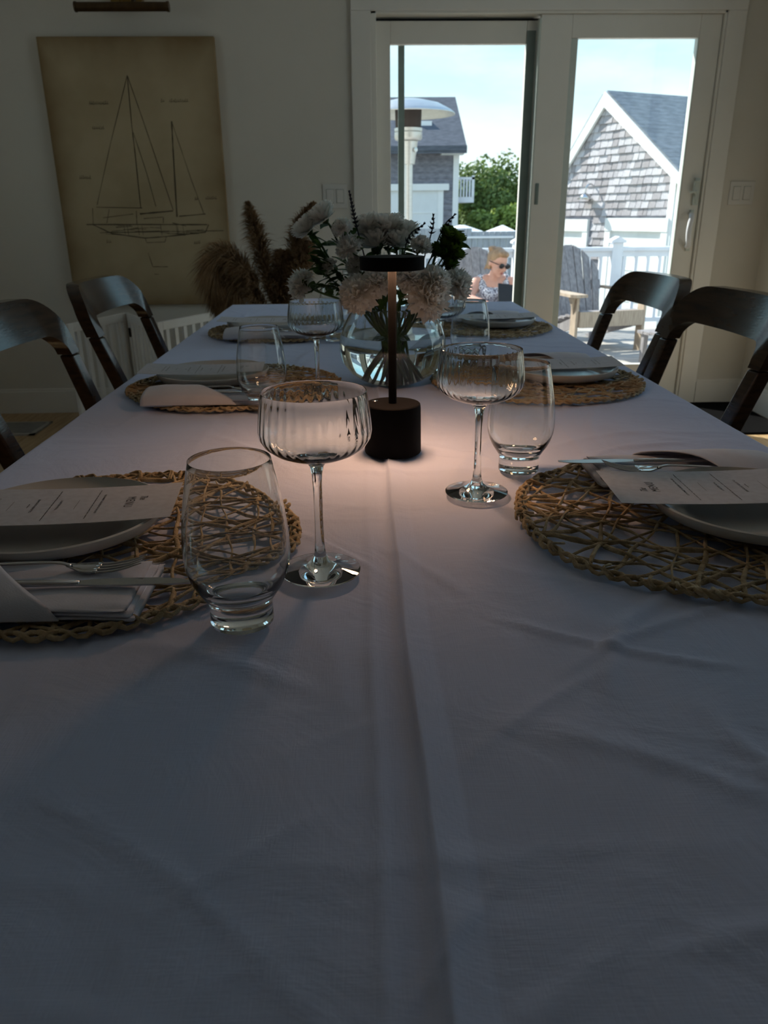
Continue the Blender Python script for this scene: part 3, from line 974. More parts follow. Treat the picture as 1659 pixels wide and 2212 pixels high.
km.tube([(-.125, 0, .0045), (-.11, 0, .0045), (-.03, 0, .0045), (.018, 0, .0045)], [.004, .0058, .0050, .0040], 10, flat=.6)
KH = km.mesh('knife_handle', MT['steel'], True)
km = MB()
bl = [(.016, -.0042, .0042), (.030, -.0056, .0070), (.060, -.0060, .0090), (.090, -.0056, .0092), (.112, -.0044, .0066), (.124, -.0030, .0014)]
v, f = [], []
for (x, lo, hi) in bl:
    v += [(x, lo, .0052), (x, hi, .0050), (x, hi, .0042), (x, lo, .0036)]
for i in range(len(bl) - 1):
    for q in range(4):
        f.append((4 * i + q, 4 * i + 4 + q, 4 * i + 4 + (q + 1) % 4, 4 * i + (q + 1) % 4))
f += [(0, 1, 2, 3), (20, 23, 22, 21)]
km.add(v, f)
KB = km.mesh('knife_blade', MT['steel'], False)

def napkin_mesh(seed):
    """folded cloth: three soft layers, their ends slightly fanned"""
    r = random.Random(seed)
    m = MB()
    for lay in range(3):
        nu_, nv_ = 22, 26
        P = []
        z0, t = .0002 + lay * .0037, .0042
        x0, x1 = -.150, .098 - lay * .006 + r.uniform(-.002, .002)
        y0, y1 = -.208 + lay * .0015, -.094 - lay * .003
        for jv in range(nv_):
            a = 2 * PI * jv / nv_
            # flattened ring section across y
            cy, sz = math.cos(a), math.sin(a)
            yy = (y0 + y1) / 2 + (y1 - y0) / 2 * math.copysign(abs(cy) ** .35, cy)
            zz = t / 2 * math.copysign(abs(sz) ** .8, sz)
            for iu in range(nu_):
                u = iu / (nu_ - 1)
                fr_ = max(0, u - .82) / .18
                ruff = fr_ * (.0022 * math.sin(a * 5 + lay * 2) + .0012 * math.sin(a * 11 + lay))
                puff = 1 + .25 * math.sin(u * 9 + lay) * (abs(cy) < .8)
                zf = z0 + t / 2 + zz * puff * (1 - .35 * fr_ * fr_) + ruff * .5 + .0010 * math.sin(u * 7 + a)
                P.append((x0 + (x1 - x0) * u + ruff * .9, yy + .0018 * math.sin(u * 10 + lay), max(zf, .0002)))
        f = []
        for jv in range(nv_):
            j2 = (jv + 1) % nv_
            for iu in range(nu_ - 1):
                f.append((jv * nu_ + iu, jv * nu_ + iu + 1, j2 * nu_ + iu + 1, j2 * nu_ + iu))
        f.append(tuple(jv * nu_ for jv in range(nv_)))
        f.append(tuple(jv * nu_ + nu_ - 1 for jv in range(nv_ - 1, -1, -1)))
        m.add(P, f)
    return m.mesh('napkin', MT['napkin'], True)
def flap_mesh():
    """the pocket flap over the cutlery: slanting free edge, rising in a soft swell"""
    m = MB()
    nu_, nv_ = 26, 22
    top = []
    for jv in range(nv_):
        w = jv / (nv_ - 1)
        y = -.209 + .120 * w
        ed = .030 - .102 * (w ** .8) - .012 * math.sin(w * PI)      # free edge runs diagonally
        for iu in range(nu_):
            u = iu / (nu_ - 1)
            x = -.152 + (ed + .152) * u
            swell = .0185 * math.sin(PI * min(1, w * .92 + .04)) ** .8 * (.55 + .45 * math.sin(PI * (.15 + .75 * u)))
            lift = .0045 * max(0, u - .7) / .3 * math.sin(PI * w)
            top.append((x, y - .0015 * math.sin(PI * u), .0112 + swell + lift - .010 * max(0, (.06 - w) / .06)))
    P = top + [(p[0] - .0004, p[1], p[2] - .0013) for p in top]
    N = nu_ * nv_
    f = []
    for jv in range(nv_ - 1):
        for iu in range(nu_ - 1):
            a = jv * nu_ + iu
            f += [(a, a + 1, a + nu_ + 1, a + nu_), (N + a, N + a + nu_, N + a + nu_ + 1, N + a + 1)]
    for iu in range(nu_ - 1):
        a, b = iu, (nv_ - 1) * nu_ + iu
        f += [(a, N + a, N + a + 1, a + 1), (b, b + 1, N + b + 1, N + b)]
    for jv in range(nv_ - 1):
        a, b = jv * nu_, jv * nu_ + nu_ - 1
        f += [(a, a + nu_, N + a + nu_, N + a), (b, N + b, N + b + nu_, b + nu_)]
    m.add(P, f)
    return m.mesh('flap', MT['napkin'], True)
NAP = [napkin_mesh(1), napkin_mesh(4)]
FLAP = flap_mesh()

# menu card: top edge at +x, lines of text running along -y
ML, MW = .262, .119
def menu_z(x):
    s = x / (ML / 2)
    return .0262 + .0040 * s * s - .002 * s
def menu_mesh():
    m = MB()
    n = 20
    P = []
    for zoff in (0, -.0005):
        for jv in range(2):
            for iu in range(n):
                x = ML / 2 - ML * iu / (n - 1)
                P.append((x, (jv * 2 - 1) * MW / 2, menu_z(x) + zoff))
    f = []
    for iu in range(n - 1):
        f += [(iu, n + iu, n + iu + 1, iu + 1), (2 * n + iu, 2 * n + iu + 1, 3 * n + iu + 1, 3 * n + iu), (iu, iu + 1, 2 * n + iu + 1, 2 * n + iu), (n + iu, 3 * n + iu, 3 * n + iu + 1, n + iu + 1)]
    f += [(0, 2 * n, 3 * n, n), (n - 1, 2 * n - 1, 4 * n - 1, 3 * n - 1)]
    m.add(P, f)
    return m.mesh('menu_card', MT['paper'], False)
MENU = menu_mesh()
def text_shape(s, width, height=None, shear=0.0, spacing=1.0, bold=0.0):
    cu = bpy.data.curves.new('t', 'FONT')
    cu.body = s
    cu.align_x = 'CENTER'
    cu.resolution_u = 2
    cu.shear = shear
    cu.space_character = spacing
    cu.offset = bold
    ob = bpy.data.objects.new('t', cu)
    COL.objects.link(ob)
    bpy.context.view_layer.update()
    me = bpy.data.meshes.new_from_object(ob.evaluated_get(bpy.context.evaluated_depsgraph_get()))
    vs = [(v.co.x, v.co.y) for v in me.vertices]
    fs = [tuple(p.vertices) for p in me.polygons]
    bpy.data.objects.remove(ob)
    bpy.data.meshes.remove(me)
    bpy.data.curves.remove(cu)
    xs = [v[0] for v in vs]
    k = width / (max(xs) - min(xs))
    c = (max(xs) + min(xs)) / 2
    kh = k if height is None else height / .72
    return [((v[0] - c) * k, v[1] * kh) for v in vs], fs
def lettering_mesh():
    m = MB()
    def put(shape, dtop, tx=0.0):
        vs, fs = shape
        v = []
        for (a, b) in vs:
            x = ML / 2 - dtop + b
            v.append((x, -(a + tx), menu_z(x) + .00025))
        m.add(v, fs)
    def words(width, dtop, h=.0011):
        r = random.Random(int(dtop * 1e4))
        a = -width / 2
        while a < width / 2:
            w = min(r.uniform(.004, .010), width / 2 - a)
            b = a
            while b < a + w:          # tiny, unreadably small letters
                q = r.uniform(.0006, .0010)
                vs = [(b, 0), (b + q, 0), (b + q, h * r.uniform(.7, 1.2)), (b, h * r.uniform(.7, 1.2))]
                put((vs, [(0, 1, 2, 3)]), dtop)
                b += q + .00025
            a += w + .0014
    def rule(width, dtop):
        put(([(-width / 2, 0), (width / 2, 0), (width / 2, .0004), (-width / 2, .0004)], [(0, 1, 2, 3)]), dtop)
    put(text_shape('The', .013, .009, shear=.45), .044, -.011)
    put(text_shape('MENU', .034, .0105, spacing=1.25), .059)
    put(text_shape('GOURMET & BURRATA SALAD', .062, .0026, bold=.012), .089)
    words(.094, .0965)
    rule(.030, .115)
    put(text_shape('LOBSTER ROLL', .031, .0026, bold=.012), .136)
    words(.097, .1435)
    put(text_shape('SEAFOOD RISOTTO', .044, .0026, bold=.012), .163)
    words(.013, .1695)
    rule(.030, .189)
    put(text_shape('CHOCOLATE LAVA CAKE', .053, .0026, bold=.012), .209)
    words(.059, .2165)
    me = m.mesh('lettering', MT['ink'], False)
    return me
LET = lettering_mesh()

LIFT = .7525          # top of the cloth
def setting(cx, cy, rot, where, plate_off, menu_off, menu_rot, tumb, coupe, var, near, nap_dy=0.0):
    T0 = Matrix.Translation((cx, cy, 0)) @ Matrix.Rotation(rot, 4, 'Z')
    def P(x, y, z): return tuple(T0 @ Vector((x, y, z)))
    pm = empty('placemat', P(0, 0, LIFT), rot + var * .9, 'round woven straw placemat, ' + where, 'placemat', 'placemats on the table')
    w = share('weave', WEAVE[var % 2], pm); w['kind'] = 'stuff'
    share('braided_rim', RIM[var % 2], pm)
    pt = share('dinner_plate', plate_me, None, P(*plate_off, LIFT + .0066), (0, 0, rot))
    tag(pt, 'white rimmed dinner plate under a menu, ' + where, 'plate', 'dinner plates')
    mc = share('menu_card', MENU, None, P(*menu_off, LIFT + .0066), (0, 0, rot + menu_rot))
    tag(mc, 'printed white menu card lying across plate, ' + where, 'menu', 'menu cards')
    share('lettering', LET, mc)['kind'] = 'stuff'
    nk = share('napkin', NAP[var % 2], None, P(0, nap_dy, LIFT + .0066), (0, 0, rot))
    tag(nk, 'folded white cloth napkin with pocket flap, ' + where, 'napkin', 'napkins')
    share('flap', FLAP, nk)
    fk = empty('fork', P(-.016, -.122 + nap_dy, LIFT + .0188), rot - .06, 'steel fork tucked in napkin, ' + where, 'fork', 'forks')
    for nm, me_ in FORK: share(nm, me_, fk)
    kn = empty('knife', P(.016, -.160 + nap_dy, LIFT + .0188), rot - .02, 'steel table knife tucked in napkin, ' + where, 'knife', 'knives')
    share('handle', KH, kn); share('blade', KB, kn)
    tg = share('tumbler', tum_me, None, (*tumb, LIFT + .0006))
    tag(tg, 'clear stemless tumbler with thick narrow base, ' + where, 'glass', 'water tumblers')
    cg = share('coupe_glass', coupe_me, None, (*coupe, LIFT + .0006))
    tag(cg, 'ribbed clear coupe glass on tall stem, ' + where, 'glass', 'coupe glasses')
setting(-.305, .825, 0, 'left place nearest the camera', (-.052, .020), (-.047, .027), math.radians(5), (-.113, .626), (-.046, .728), 0, True)
setting(.412, .855, PI, 'right place nearest the camera', (-.056, .013), (-.018, -.021), math.radians(-2), (.224, 1.053), (.150, .960), 1, True)
setting(-.270, 1.660, 0, 'middle place on the left side', (-.055, .045), (-.075, .035), math.radians(3), (-.188, 1.455), (-.088, 1.550), 1, False)
setting(.385, 1.675, PI, 'middle place on the right side', (-.060, -.025), (-.055, -.030), math.radians(-3), (.262, 1.865), (.185, 1.800), 0, False)
setting(-.250, 2.500, 0, 'far place on the left side', (-.055, .040), (-.070, .030), math.radians(2), (-.075, 2.300), (.000, 2.400), 0, False)
setting(.385, 2.525, PI, 'far place on the right side', (-.060, -.020), (-.055, -.025), math.radians(-2), (.235, 2.720), (.150, 2.640), 1, False)

# ================================================================== TABLE LAMP
lm = empty('table_lamp', (.047, 1.158, LIFT), 0, 'matte black cordless table lamp with round flat head before the vase', 'lamp')
MB().lathe([(.0430, 0), (.0440, .002), (.0432, .070), (.0425, .0755), (.041, .077), (0, .077)], 64).build('base', MT['black'], lm, smooth=True, auto=30)
MB().lathe([(.0062, .075), (.0062, .287)], 24).build('pole', MT['black'], lm, smooth=True, auto=40)
MB().lathe([(.0445, .2722), (.0462, .2727), (.0466, .2750), (.0466, .2890), (.0460, .2905), (0, .2908), (0, .286), (.0440, .286)], 64, close=True).build('head', MT['black'], lm, smooth=True, auto=30)
MB().lathe([(.0190, .2795), (.0438, .2795), (.0438, .2830), (.0190, .2830)], 48, close=True).build('light_diffuser', MT['lampglow'], lm)
MB().lathe([(0, .0770), (.0042, .0770), (.0042, .0782), (.0036, .0788), (0, .0788)], 20, TR((-.027, .012, 0))).build('touch_button', MT['chrome'], lm, smooth=True, auto=40)

# ================================================================== VASE AND FLOWERS
VX, VY = .069, 1.685
vs = empty('fishbowl_vase', (VX, VY, LIFT + .0006), 0, 'round clear glass bowl vase half full of water behind the lamp', 'vase')
out = [(0, 0), (.045, 0), (.052, .0015), (.072, .010), (.094, .026), (.109, .047), (.1155, .072), (.1140, .097), (.1060, .122), (.0965, .140), (.0895, .152), (.0880, .160), (.0876, .1622), (.0873, .1628), (.0868, .1631)]
inn = [(.0863, .1628), (.0860, .1622), (.0864, .158), (.0870, .151), (.0940, .139), (.1034, .1215), (.1112, .097), (.1126, .072), (.1064, .048), (.092, .029), (.070, .0135), (.045, .0065), (0, .0055)]
MB().lathe(out + inn, 96).build('bowl', MT['glass'], vs, smooth=True, auto=38)
wat = [(0, .0050), (.045, .0061), (.0705, .0130), (.0926, .0285), (.1070, .0475), (.1132, .072), (.1118, .097), (.1092, .1055), (0, .1050)]
MB().lathe(wat, 96).build('water', MT['water'], vs, smooth=True, auto=50)

def bloom(seed, kind):
    r = random.Random(seed)
    m = MB()
    if kind == 'c':        # carnation: ruffled fans filling a dome
        layers = [(11, 1.0, -.15), (11, 1.0, .12), (11, 1.0, .40), (10, .98, .68), (9, .95, .95), (7, .92, 1.20), (5, .88, 1.42)]
        nuw, nvw = 7, 4
    else:                  # chrysanthemum: many narrow quills filling a dome
        layers = [(26, 1.0, -.25), (26, 1.0, -.02), (26, 1.0, .22), (24, .99, .46), (21, .98, .70), (17, .96, .94), (12, .94, 1.17), (7, .92, 1.40)]
        nuw, nvw = 3, 4
    for (n, rad, el) in layers:
        for q in range(n):
            az = 2 * PI * q / n + r.uniform(-.15, .15) + rad * 7
            e = el + r.uniform(-.12, .12)
            L = rad * r.uniform(.90, 1.08)
            wid = (.40 if kind == 'c' else .12) * r.uniform(.8, 1.15)
            ph = r.uniform(0, 6.28)
            P = []
            for jv in range(nvw):
                t = jv / (nvw - 1)
                rr = L * t
                curl = (.12 if kind == 'c' else .35) * t * t
                for iu in range(nuw):
                    s = iu / (nuw - 1) * 2 - 1
                    wd = wid * (t ** .75 if kind == 'c' else (.5 + .5 * math.sin(min(1, t * 1.15) * PI * .62))) * s
                    ruf = (.15 * t * t * math.sin(s * 5.5 + ph) + .07 * t * math.sin(s * 11 + ph)) if kind == 'c' else (-.04 * abs(s) + .06 * t)
                    lx = rr * math.cos(e) - curl * math.sin(e) * (1 if kind == 'c' else -1)
                    lz = rr * math.sin(e) + curl * math.cos(e) * (.5 if kind == 'c' else .8) + ruf
                    if kind == 'c' and jv == nvw - 1:
                        lx += .09 * (-1) ** iu * r.uniform(.4, 1.2) * math.cos(e)
                        lz += .09 * (-1) ** iu * r.uniform(.4, 1.2) * math.sin(e)
                    P.append((lx * math.cos(az) - wd * math.sin(az), lx * math.sin(az) + wd * math.cos(az), lz))
            m.grid(P, nuw, nvw)
    return m
BL = {'c': [bloom(s, 'c').mesh('carnation_bloom', MT['petal'], True) for s in (1, 2, 3)],
      'm': [bloom(s, 'm').mesh('chrysanthemum_bloom', MT['petal'], True) for s in (4, 5)],
      'g': [bloom(s, 'm').mesh('button_bloom', MT['greenpetal'], True) for s in (6, 7)]}
def leaf_blade(L, W, T):
    m = MB()
    P = []
    for jv in range(6):
        t = jv / 5
        w = W * math.sin(PI * min(1, .08 + t * .92)) * (1 - .25 * t)
        for s in (-1, 0, 1):
            P.append((L * t, s * w, .10 * L * math.sin(t * 2.6) - .12 * W * (1 - abs(s)) * 1.5))
    m.grid(P, 3, 6, T)
    return m
LEAF = leaf_blade(.042, .011, None).mesh('leaf', MT['leaf'], True)
FL = [('m', (-0.105, 1.71, 1.068), 0.0241), ('m', (-0.071, 1.71, 1.091), 0.0259), ('c', (-0.032, 1.65, 1.072), 0.0186), ('m', (0.018, 1.72, 1.065), 0.0292), ('m', (0.061, 1.72, 1.065), 0.0302), ('m', (0.098, 1.72, 1.06), 0.0234), ('c', (-0.019, 1.65, 1.034), 0.0235), ('m', (0.037, 1.71, 1.038), 0.0292), ('m', (0.08, 1.71, 1.039), 0.0273), ('c', (-0.116, 1.65, 0.963), 0.0267), ('c', (-0.001, 1.6, 0.949), 0.0335), ('c', (0.038, 1.6, 0.97), 0.0278), ('c', (0.046, 1.65, 0.991), 0.0266), ('c', (0.102, 1.6, 0.978), 0.0287), ('c', (0.134, 1.6, 0.939), 0.0392), ('c', (0.149, 1.6, 0.969), 0.0297), ('c', (0.2, 1.65, 0.96), 0.0288), ('c', (0.125, 1.65, 1.037), 0.0188), ('c', (-0.061, 1.65, 1.001), 0.0142), ('c', (-0.006, 1.65, 1.0), 0.0189),
      ('g', (0.193, 1.68, 1.03), 0.0163), ('g', (0.181, 1.68, 1.057), 0.0162), ('g', (0.203, 1.68, 1.049), 0.0143), ('g', (0.175, 1.68, 1.04), 0.0144), ('g', (0.2, 1.68, 1.017), 0.0154), ('g', (0.187, 1.68, 0.996), 0.0164), ('g', (0.159, 1.68, 1.024), 0.0154), ('g', (0.179, 1.70, 1.017), 0.0154)]
FLAB = ['white chrysanthemum at the far left edge of the bouquet', 'white chrysanthemum standing highest on bouquet left', 'small white carnation beside the tall dark sprig', 'white chrysanthemum at top centre, left of two above lamp head', 'white chrysanthemum at top centre, right above lamp head', 'white chrysanthemum beside the leaning dark sprig', 'white carnation left of lamp head', 'white chrysanthemum directly behind lamp head, left half', 'white chrysanthemum directly behind lamp head, right half', 'white carnation drooping low on the left of vase', 'large white carnation left of lamp pole, above vase rim', 'white carnation touching the lamp pole on its left', 'white carnation just under lamp head', 'white carnation right of lamp pole under lamp head', 'largest white carnation, right of lamp pole above vase rim', 'white carnation above the largest one on the right', 'shaded white carnation at the far right of bouquet', 'small white carnation at right end of lamp head', 'small white carnation among dark leaves on the left', 'small white carnation half hidden left of lamp pole']
GLAB = ['green button flower at the heart of the cluster on bouquet right', 'green button flower topping the cluster beside the right sprig', 'green button flower at the outer upper edge of the cluster',
        'green button flower behind the short upright sprig', 'green button flower at the outer side of the cluster, mid height', 'lowest green button flower, above the shaded carnation',
        'green button flower nearest the lamp head', 'green button flower at the back of the cluster, facing the door']
rf = random.Random(21)
cnt = {'c': 0, 'm': 0, 'g': 0}
for k, (kind, p, r) in enumerate(FL):
    p = Vector(p)
    cen = Vector((VX, VY, .88))
    dirv = (p - cen)
    dirv.y = dirv.y * 1.0 - .035        # heads nod a little to the light
    dirv.normalize()
    if kind == 'g':
        lab = GLAB[cnt['g']]
        e = empty('green_button_flower', tuple(p), 0, lab, 'flower', 'green button flowers')
        dirv = (dirv + Vector((rf.uniform(-.3, .3), rf.uniform(-.5, 0), .4))).normalized()
    else:
        e = empty('white_carnation' if kind == 'c' else 'white_chrysanthemum', tuple(p), 0, FLAB[k], 'flower', 'white flowers in the vase')
    q = dirv.to_track_quat('Z', 'Y')
    b = share('bloom', BL[kind][cnt[kind] % len(BL[kind])], e)
    cnt[kind] += 1
    s = r * (1.16 if kind != 'g' else 1.1)
    b.scale = (s, s, s)
    b.rotation_euler = (q @ Euler((0, 0, rf.uniform(0, 6))).to_quaternion()).to_euler()
    base = p - dirv * r * .25
    # calyx
    cal = MB().lathe([(.001, -.010), (.0045, -.008), (.0052, .0), (.0065, .006)] if kind == 'c' else [(.001, -.006), (.005, -.003), (.009, .002)], 8)
    co = cal.build('calyx', MT['leaf'], e, smooth=True)
    co.rotation_euler = q.to_euler()
    co.location = (base - p)
    a = rf.uniform(0, 2 * PI)
    mouth = Vector((VX, VY, .905)) + Vector(((p.x - VX) * .42, (p.y - VY) * .5, 0)) + Vector((rf.uniform(-.02, .02), rf.uniform(-.02, .02), 0))
    bot = Vector((VX - (p.x - VX) * rf.uniform(.2, .5) + rf.uniform(-.03, .03), VY + rf.uniform(-.045, .045), LIFT + .014 + rf.uniform(0, .012)))
    d2 = bot - Vector((VX, VY, bot.z))
    if d2.length > .062: bot = Vector((VX, VY, bot.z)) + d2.normalized() * .062
    pts = [x - p for x in spline([base, base - dirv * .03, mouth, bot], 22)]
    MB().tube([tuple(x) for x in pts], .0024 if kind != 'g' else .0018, 7).build('stem', MT['stem'], e, smooth=True)
    for z in range(8 if kind != 'g' else 3):
        u = rf.randint(2, 13)
        pos = pts[u]
        lf = share('leaf', LEAF, e, tuple(pos), (rf.uniform(-.6, .6), rf.uniform(-.9, .5), rf.uniform(0, 6.28)))
        lf.scale = (rf.uniform(.7, 1.1),) * 3

# leafy branch at left and dark upright sprigs
lb = empty('leafy_branch', (VX, VY, LIFT + .02), 0, 'dark green leafy branch on the left side of bouquet', 'branch')
org = Vector((VX, VY, LIFT + .02))
for si, path in enumerate([[(.075, 1.68, .775), (.03, 1.67, .90), (-.045, 1.655, .985), (-.085, 1.65, 1.045)], [(.085, 1.69, .775), (.03, 1.68, .90), (-.06, 1.66, .975), (-.080, 1.65, 1.010)], [(.08, 1.67, .775), (.04, 1.66, .905), (-.03, 1.64, .955), (-.105, 1.64, .962)]]):
    pts = [x - org for x in spline(path, 20)]
    MB().tube([tuple(x) for x in pts], [.0026 - .0012 * i / 19 for i in range(20)], 7).build('twig', MT['stem'], lb, smooth=True)
    for u in range(9, 20):
        for sgn in (-1, 1):
            d = (pts[min(u + 1, 19)] - pts[u - 1]).normalized()
            az = math.atan2(d.y, d.x) + sgn * rf.uniform(.5, 1.2)
            lf = share('leaf', LEAF, lb, tuple(pts[u]), (rf.uniform(-.8, .8), -rf.uniform(-.4, .7), az + rf.uniform(-.4, .4)))
            lf.scale = (rf.uniform(.55, .95),) * 3
def sprig_spike(name, a, b, label):
    A, B = Vector(a), Vector(b)
    e = empty(name, tuple(B), 0, label, 'sprig', 'dark sprigs in the bouquet')
    bot = Vector((VX + rf.uniform(-.03, .03), VY + rf.uniform(-.03, .03), LIFT + .02))
    mouth = Vector((VX + (B.x - VX) * .4, VY, .905))
    pts = spline([A - B, Vector((0, 0, 0)), mouth - B, bot - B], 24)
    MB().tube([tuple(x) for x in pts], .0014, 6).build('stem', MT['sprig'], e, smooth=True)
    m = MB()
    ax_ = (A - B)
    L = ax_.length
    dz = ax_.normalized()
    q = dz.to_track_quat('Z', 'Y').to_matrix().to_4x4()
    nw = int(L / .0065)
    for w in range(nw):
        t = w / max(1, nw - 1)
        for z in range(6):
            an = z * PI / 3 + w * .5
            R = .011 * (1 - .55 * t) * rf.uniform(.75, 1.25)
            T_ = q @ Matrix.Translation((0, 0, L * t)) @ Matrix.Rotation(an, 4, 'Z') @ Matrix.Rotation(-.55 - .5 * t, 4, 'Y')
            m.add([(0, -.0018, 0), (R * .5, -.0022, .001), (R, 0, 0), (R * .5, .0022, .001), (0, .0018, 0), (R * .4, 0, -.0014)], [(0, 1, 5), (1, 2, 5), (2, 3, 5), (3, 4, 5), (0, 5, 4), (0, 4, 3, 2, 1)], T_)
    m.build('flower_spike', MT['sprig'], e)
sprig_spike('thistle_sprig', (-.017, 1.68, 1.140), (-.004, 1.68, 1.074), 'dark spiky sprig standing upright at the left, topmost of bouquet')
sprig_spike('thistle_sprig', (.133, 1.675, 1.079), (.098, 1.675, 1.044), 'dark spiky sprig leaning right above the lamp head')
sprig_spike('thistle_sprig', (.153, 1.68, 1.095), (.149, 1.68, 1.060), 'short upright dark sprig above the green flower cluster')
sprig_spike('thistle_sprig', (.196, 1.68, 1.096), (.169, 1.68, 1.062), 'dark sprig leaning right above the green flower cluster')

# ================================================================== PAMPAS GRASS
PV = Vector((-.40, 3.80, 0))
pv = empty('floor_vase', tuple(PV), 0, 'dark floor vase of pampas grass hidden behind the table end', 'vase')
MB().lathe([(0, 0), (.09, 0), (.12, .05), (.135, .16), (.115, .30), (.07, .40), (.06, .46), (.068, .48), (.058, .48), (.05, .45), (.06, .40), (.10, .29), (.12, .16), (.10, .03), (0, .02)], 40).build('vase_body', MT['pot'], pv, smooth=True)
def plume(path, R, label, seed, dens=1.0):
    r = random.Random(seed)
    S = spline(path, 40)
    e = empty('pampas_stalk', tuple(S[0]), 0, label, 'dried grass', 'pampas stalks')
    o = S[0]
    MB().tube([tuple(x - o) for x in S], [.003 - .0018 * i / 39 for i in range(40)], 6).build('stalk', MT['plume'], e, smooth=True)
    m = MB()
    n = int(2400 * dens)
    for q in range(n):
        t = .34 + .66 * (q / n)
        i = min(int(t * 39), 38)
        p = S[i].lerp(S[i + 1], t * 39 - i)
        tg_ = (S[i + 1] - S[i]).normalized()
        tt = (t - .34) / .66
        rad = R * (math.sin(PI * min(1, tt * .8 + .16)) ** .8)
        d = Vector((r.gauss(0, 1), r.gauss(0, 1), r.gauss(0, 1)))
        d = (d - tg_ * d.dot(tg_)).normalized()
        d = (d * r.uniform(.5, 1.0) + tg_ * r.uniform(.5, 1.3)).normalized()
        L = rad * r.uniform(.8, 1.7)
        w = d.cross(Vector((r.gauss(0, 1), r.gauss(0, 1), r.gauss(0, 1)))).normalized() * .0016
        a = p - o
        b = a + d * L * .55
        c = a + d * L + Vector((0, 0, -L * .38))
        m.add([tuple(a - w * .5), tuple(a + w * .5), tuple(b + w), tuple(b - w), tuple(c)], [(0, 1, 2, 3), (3, 2, 4)])
    f = m.build('plume', MT['plume'], e)
    f['kind'] = 'stuff'
plume([PV + Vector((-.02, 0, .03)), (-.41, 3.79, .60), (-.435, 3.77, .84), (-.465, 3.76, 1.01), (-.498, 3.75, 1.15)], .075, 'tall dark pampas plume leaning left by the sailboat picture', 1)
plume([PV + Vector((-.03, -.02, .03)), (-.43, 3.78, .62), (-.50, 3.74, .82), (-.60, 3.72, .92), (-.66, 3.72, .86), (-.665, 3.72, .67)], .105, 'light brown pampas plume drooping to the left of vase', 2, 1.5)
plume([PV + Vector((-.02, .02, .03)), (-.43, 3.80, .55), (-.50, 3.78, .74), (-.57, 3.76, .80), (-.60, 3.75, .66)], .10, 'lower drooping pampas plume nearest the table corner', 3, 1.3)
plume([PV + Vector((.02, 0, .03)), (-.35, 3.79, .62), (-.31, 3.77, .88), (-.27, 3.76, 1.04), (-.20, 3.75, 1.145)], .075, 'dark pampas plume curving right beneath the light switch', 4)
plume([PV + Vector((.03, -.02, .03)), (-.34, 3.77, .60), (-.30, 3.75, .78), (-.26, 3.73, .90), (-.23, 3.72, .98)], .085, 'reddish pampas plume behind the low left carnation', 5)
plume([PV + Vector((.0, .03, .03)), (-.39, 3.81, .55), (-.38, 3.80, .72), (-.36, 3.80, .86), (-.35, 3.80, .93)], .10, 'short dark pampas plume in the middle of the vase', 6, 1.2)

# ================================================================== OUTSIDE: DECK, RAILING, CHAIRS
DZ = -.10
struct('ground', MB().box(-60, 80, 4.8, 140, -1.5, -1.3), MT['ground'])
deck = empty('deck', (1.2, 6.4, DZ), 0, 'weathered grey board deck outside the sliding door', 'deck', kind='structure')
MB().box(-4.0, 4.0, -1.63, 2.2, -.22, -.045).build('deck_frame', MT['deck'], deck)
y = -1.63
while y < 2.15:
    MB().box(-4.0, 4.0, y + .003, y + .137, -.03, 0).build('deck_board', MT['deck'], deck)
    y += .142
for px_ in (-3.7, -1.2, 1.2, 3.7):
    MB().box(px_ - .07, px_ + .07, 1.95, 2.09, -1.2, -.2).build('deck_post', MT['deck'], deck)
MB().box(-4.0, 4.0, 2.12, 2.18, -.28, -.03).build('rim_board', MT['exttrim'], deck)

def railing(xa, xb, label, posts):
    r = empty('deck_railing', ((xa + xb) / 2, 8.42, DZ), 0, label, 'railing', 'white deck railings')
    h = (xb - xa) / 2
    MB().box(-h, h, -.045, .045, .815, .855).build('top_rail', MT['railing'], r, bevel=.006)
    MB().box(-h, h, -.02, .02, .76, .815).build('sub_rail', MT['railing'], r)
    MB().box(-h, h, -.02, .02, .09, .135).build('bottom_rail', MT['railing'], r)
    n = int(2 * h / .122)
    for q in range(n):
        x_ = -h + (q + .5) * 2 * h / n
        MB().box(x_ - .016, x_ + .016, -.016, .016, .135, .76).build('baluster', MT['railing'], r)
    for p_ in posts:
        c = p_ - (xa + xb) / 2
        MB().box(c - .055, c + .055, -.055, .055, .0, .90).build('post', MT['railing'], r, bevel=.005)
        MB().prism([(c - .075, .90), (c + .075, .90), (c + .075, .92), (c, .96), (c - .075, .92)], -.075, .075).build('post_cap', MT['railing'], r)
railing(-2.7, 1.60, 'white deck railing section behind the seated woman and heater', [-2.7])
railing(1.72, 5.1, 'white deck railing section behind the empty weathered chair', [1.66, 2.69, 5.1])

